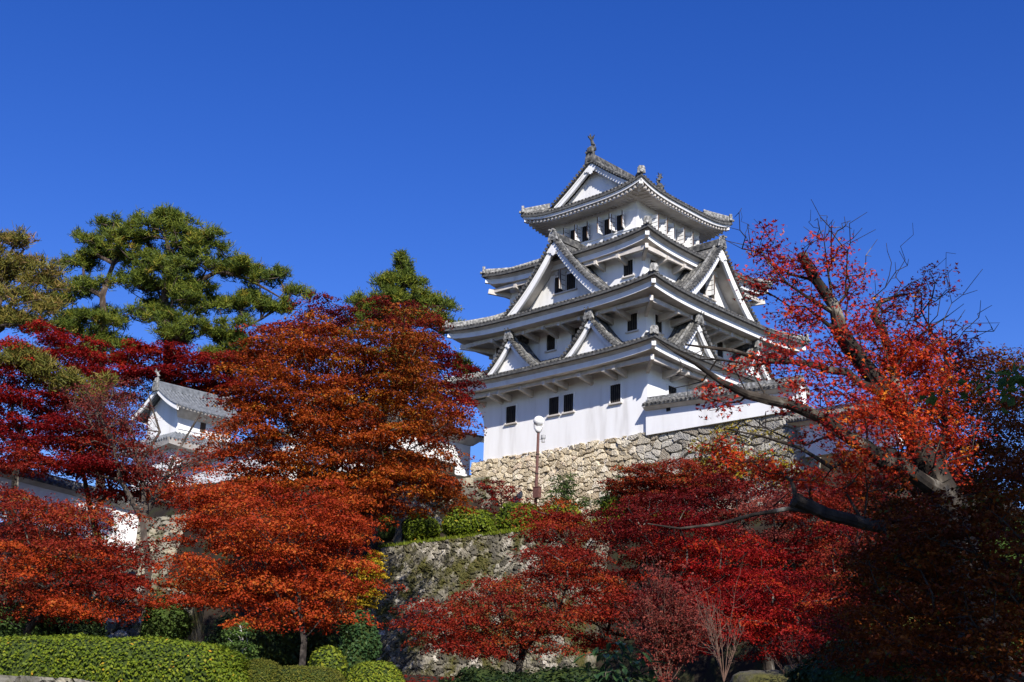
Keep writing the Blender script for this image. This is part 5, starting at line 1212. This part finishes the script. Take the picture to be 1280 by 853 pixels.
def near_maple():
    rng = np.random.default_rng(80)
    b = at(1238, 900, 13.5)
    gz = float(ground_z(b[0], b[1])); root = empty('maple_tree', (b[0], b[1], gz), 'near maple with thick sawn-off limbs and sparse red-orange leaves against the sky', 'maple tree'); off = (b[0], b[1], gz)
    trunk = [((b[0], b[1], gz-.2), .27), T3(1226, 800, 13.6, .23), T3(1205, 700, 13.8, .20), T3(1190, 630, 14, .165), T3(1160, 582, 14, .15), T3(1140, 540, 14, .125), T3(1108, 492, 14, .12), T3(1084, 462, 14, .10), T3(1052, 420, 14, .10), T3(1044, 385, 14, .07), T3(1020, 350, 14, .062), T3(1004, 322, 14, .055)]
    L_ = lambda pts: [T3(*p) for p in pts]
    limbs = [L_([(1120, 500, 14, .08), (1118, 455, 14.3, .06), (1092, 395, 14.4, .045), (1100, 378, 14.5, .032), (1122, 370, 14.6, .02), (1145, 366, 14.6, .01)]),
             L_([(1178, 615, 14, .10), (1140, 592, 13.6, .085), (1085, 560, 13.3, .075), (1030, 524, 13.0, .062), (985, 505, 12.9, .056), (935, 494, 12.8, .048), (905, 480, 12.7, .036), (870, 455, 12.6, .022), (843, 440, 12.5, .013), (825, 428, 12.5, .006)]),
             L_([(1110, 500, 14, .05), (1060, 466, 13.6, .04), (1010, 455, 13.4, .034), (960, 452, 13.3, .028), (915, 438, 13.2, .022), (880, 434, 13.2, .016), (857, 431, 13.2, .009)]),
             L_([(1190, 660, 14, .10), (1140, 664, 13.5, .08), (1080, 655, 13.1, .07), (1030, 642, 12.9, .068), (996, 626, 12.8, .07)]),
             L_([(1020, 640, 12.9, .03), (985, 636, 12.8, .024), (940, 644, 12.8, .02), (900, 655, 12.8, .016), (850, 661, 12.8, .011), (810, 655, 12.8, .007)]),
             L_([(1085, 560, 13.3, .03), (1040, 585, 13.1, .024), (1000, 560, 13.1, .018), (950, 545, 13.1, .012), (905, 536, 13.1, .007)]),
             L_([(1040, 390, 14, .03), (1010, 372, 13.9, .022), (985, 355, 13.8, .012), (960, 330, 13.8, .006)]),
             L_([(1040, 385, 14, .02), (1035, 340, 14.1, .012), (1030, 300, 14.1, .006), (1034, 270, 14.1, .003)]),
             L_([(1178, 600, 14, .06), (1176, 560, 14.4, .05), (1182, 500, 14.6, .03), (1180, 440, 14.8, .018)]),
             L_([(1118, 455, 14.3, .03), (1150, 420, 14.8, .018), (1185, 395, 15, .008), (1205, 380, 15, .003)])]
    R1 = [(975, 330, 14, 38, 24), (1010, 345, 14, 34, 30), (960, 300, 14, 22, 16), (950, 350, 14, 26, 20), (1010, 395, 14, 30, 26), (1040, 430, 14, 34, 30), (1075, 420, 14.2, 34, 28), (1040, 320, 14, 22, 22), (1060, 355, 14, 24, 22), (1130, 375, 14.5, 30, 14), (1160, 365, 14.6, 24, 14), (1100, 390, 14.3, 26, 18), (985, 395, 13.8, 22, 14), (1160, 345, 14.6, 22, 8),
          (985, 430, 13.3, 26, 22), (950, 455, 13.2, 24, 12), (1005, 465, 13.3, 34, 22), (1000, 500, 13, 30, 22), (1030, 540, 13, 30, 18), (930, 462, 13, 20, 10), (1140, 420, 14.6, 40, 26), (1180, 430, 14.8, 30, 28), (1050, 480, 13.5, 36, 28), (1200, 450, 15, 24, 26), (890, 490, 12.8, 22, 9), (905, 505, 12.8, 18, 8)]
    R2 = [(1110, 450, 14.1, 48, 34), (1150, 460, 14.2, 44, 34), (1110, 500, 13.8, 44, 30), (1165, 500, 14.2, 36, 30), (1080, 530, 13.3, 36, 24), (1130, 545, 13.6, 36, 22), (1060, 570, 13.1, 24, 14), (920, 575, 13.2, 26, 14), (960, 590, 13, 34, 12), (1000, 600, 13, 26, 10), (1070, 600, 13.2, 30, 20), (1110, 580, 13.6, 28, 18), (1190, 540, 14.3, 28, 26), (900, 560, 13.2, 18, 10), (1180, 580, 14.2, 34, 24)]
    tg = []
    for part, (RR, mat, ncl, npr, tm) in enumerate(((R1, 'near', 24, 17, .36), (R2, 'near_orange', 36, 22, .42))):
        C = []
        for (px, py, D, rx, ry) in RR:
            k = F_PX/(D*1.02)
            n = int(ncl*(rx*ry)/700)+4
            q = rng.normal(size=(n, 3))*.55; C.append(at(px, py, D)+q[:, :1]*rx/k*rt0+q[:, 1:2]*.45*HF+q[:, 2:3]*ry/k*np.array((0, 0, 1.)))
        C = np.concatenate(C); V, F, T = star_leaves(rng, C, npr, .15, .064, tmid=tm)
        np_obj('leaves', V, F, LM[mat], root, tint=T, off=off); tg.append(C)
    # bare twig tips beyond the leaves
    tw = []
    for (px, py, rx, ry) in ((1035, 290, 60, 30), (930, 290, 30, 30), (1100, 330, 50, 40), (1170, 350, 60, 26), (860, 460, 30, 30), (930, 540, 40, 20), (1210, 400, 40, 26), (1040, 280, 40, 16)):
        q = rng.normal(size=(26, 3))*.55; k = F_PX/14.3; tw.append(at(px, py, 14)+q[:, :1]*rx/k*rt0+q[:, 1:2]*.4*HF+q[:, 2:3]*ry/k*np.array((0, 0, 1.)))
    NA, par, R = skeleton(rng, [trunk]+limbs, np.concatenate(tg+tw), step=.22, rtip=.0028, pw=.5, jit=.12, arch=.05)
    V, F = tubes(NA, par, R, 11, .07, rng); np_obj('trunk', V, F, M['bark'], root, off=off)
    # sawn ends
    for (px, py, D, r, ax) in ((1003, 320, 14, .066, (-.2, 0, 1)), (993, 625, 12.8, .082, None)):
        c = at(px, py, D); d = np.array(ax, float) if ax else -rt0*1.0+np.array((0, 0, .5)); d /= np.linalg.norm(d)
        m = MB(); m.tube([c-d*.03, c+d*.02], r, 12); m.build('sawn_end', M['bark_black'], root, off)
near_maple()

# ---------------- shaded mass of maples on the right, and an added, mostly unseen tree to shade them
make_tree('maple_tree', 'dark shaded reddish-brown maple filling the lower right behind the near maple trunk', 'maple tree',
  [(1200, 500, 21, 40, 50, 1.4), (1250, 480, 21, 40, 46, 1.4), (1220, 580, 20, 60, 50, 1.6), (1130, 620, 20, 50, 40, 1.2), (1170, 690, 19, 70, 44, 1.4), (1240, 660, 19, 50, 50, 1.4), (1110, 710, 20, 44, 30, 1.2), (1180, 780, 18, 80, 36, 1.3), (1262, 560, 20, 30, 60, 1.3), (1090, 790, 20, 60, 44, 1.2), (1270, 770, 18, 40, 50, 1.2)],
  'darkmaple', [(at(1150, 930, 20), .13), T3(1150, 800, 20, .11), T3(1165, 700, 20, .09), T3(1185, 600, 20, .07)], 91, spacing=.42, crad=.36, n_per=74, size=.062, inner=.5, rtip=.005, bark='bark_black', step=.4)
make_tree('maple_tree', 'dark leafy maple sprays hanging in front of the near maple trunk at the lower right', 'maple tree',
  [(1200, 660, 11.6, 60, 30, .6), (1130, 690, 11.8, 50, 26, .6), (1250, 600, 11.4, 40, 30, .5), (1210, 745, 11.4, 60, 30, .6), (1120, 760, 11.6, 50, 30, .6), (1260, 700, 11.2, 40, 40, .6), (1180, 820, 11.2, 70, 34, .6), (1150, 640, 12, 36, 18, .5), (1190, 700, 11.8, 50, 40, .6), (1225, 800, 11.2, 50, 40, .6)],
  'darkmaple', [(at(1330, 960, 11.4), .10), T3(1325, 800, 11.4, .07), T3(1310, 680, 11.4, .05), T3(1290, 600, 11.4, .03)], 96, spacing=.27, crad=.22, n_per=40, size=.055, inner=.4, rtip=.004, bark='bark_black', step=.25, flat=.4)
shade_lobes = [(1279, 470, 9.6, 9, 7, .2)]  # crown lobes of an added tree, placed sunward of foliage to be darkened
for Dt, Do, r_, pts_ in ((20, 8.0, 1.3, ((1080, 640), (1080, 760), (1160, 650), (1160, 760), (1240, 700), (1240, 800), (1020, 720), (1030, 800), (1100, 830), (1270, 600), (1275, 730))), (11.4, 5.6, .95, ((1130, 700), (1200, 660), (1250, 590), (1210, 760), (1120, 800), (1265, 700), (1180, 820), (1250, 820), (1160, 740), (1240, 660))), (13, 5.8, .7, ((1010, 640), (1060, 652), (1110, 662), (1160, 660), (1195, 625), (1180, 680)))):
    for px_, py_ in pts_:
        q_ = at(px_, py_, Dt); t_ = (Dt-Do)/float(-(SUN @ HF)); q_ = q_+SUN*t_-CAM
        shade_lobes.append((None, None, (float(q_ @ HF), float(q_ @ rt0), float(q_[2]+CAM[2])), r_, r_*.8, r_))
make_tree('added_shade_tree', 'evergreen tree added mostly out of view past the right edge to shade the maples, a few twigs visible', 'tree', shade_lobes,
  'green', [(CAM+HF*8.5+rt0*8.2+np.array((0, 0, -1.6)), .32), (CAM+HF*8.5+rt0*8.2+np.array((0, 0, 3.5)), .26), (CAM+HF*8.3+rt0*8.2+np.array((0, 0, 8.0)), .16), (CAM+HF*8.3+rt0*8.2+np.array((0, 0, 12.5)), .06)], 97, hide_in_view=True, spacing=.55, crad=.50, n_per=70, size=.11, inner=.7, rtip=.005, bark='bark_black', step=.5)
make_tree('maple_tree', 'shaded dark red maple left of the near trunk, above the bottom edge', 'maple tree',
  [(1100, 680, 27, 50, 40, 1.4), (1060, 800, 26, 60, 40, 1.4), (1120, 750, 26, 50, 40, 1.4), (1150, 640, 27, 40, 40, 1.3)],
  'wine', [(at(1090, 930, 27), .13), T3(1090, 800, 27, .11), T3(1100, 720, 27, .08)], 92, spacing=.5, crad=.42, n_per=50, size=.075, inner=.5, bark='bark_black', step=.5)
bush('evergreen_bush', 'dark evergreen shrub in deep shade at the lower right corner', 'bush', 1255, 740, 24, 60, 80, 1.2, 'green', 93, size=.09, lump=.2)
bush('evergreen_bush', 'dark evergreen shrub at the bottom edge below the shaded maples', 'bush', 1120, 850, 24, 110, 40, 1.2, 'darkgreen', 94, size=.09, lump=.2)
bush('evergreen_bush', 'low shrub with shade-darkened leaf colour at the bottom edge under the rust-red maple', 'bush', 615, 862, 37, 60, 20, .9, 'shadegreen', 98, size=.10, lump=.2)
bush('evergreen_bush', 'evergreen shrub with leaf colour darkened for shade at the bottom edge right of the rust-red maple', 'bush', 730, 866, 34, 80, 26, 1.0, 'shadegreen', 95, size=.10, lump=.2)
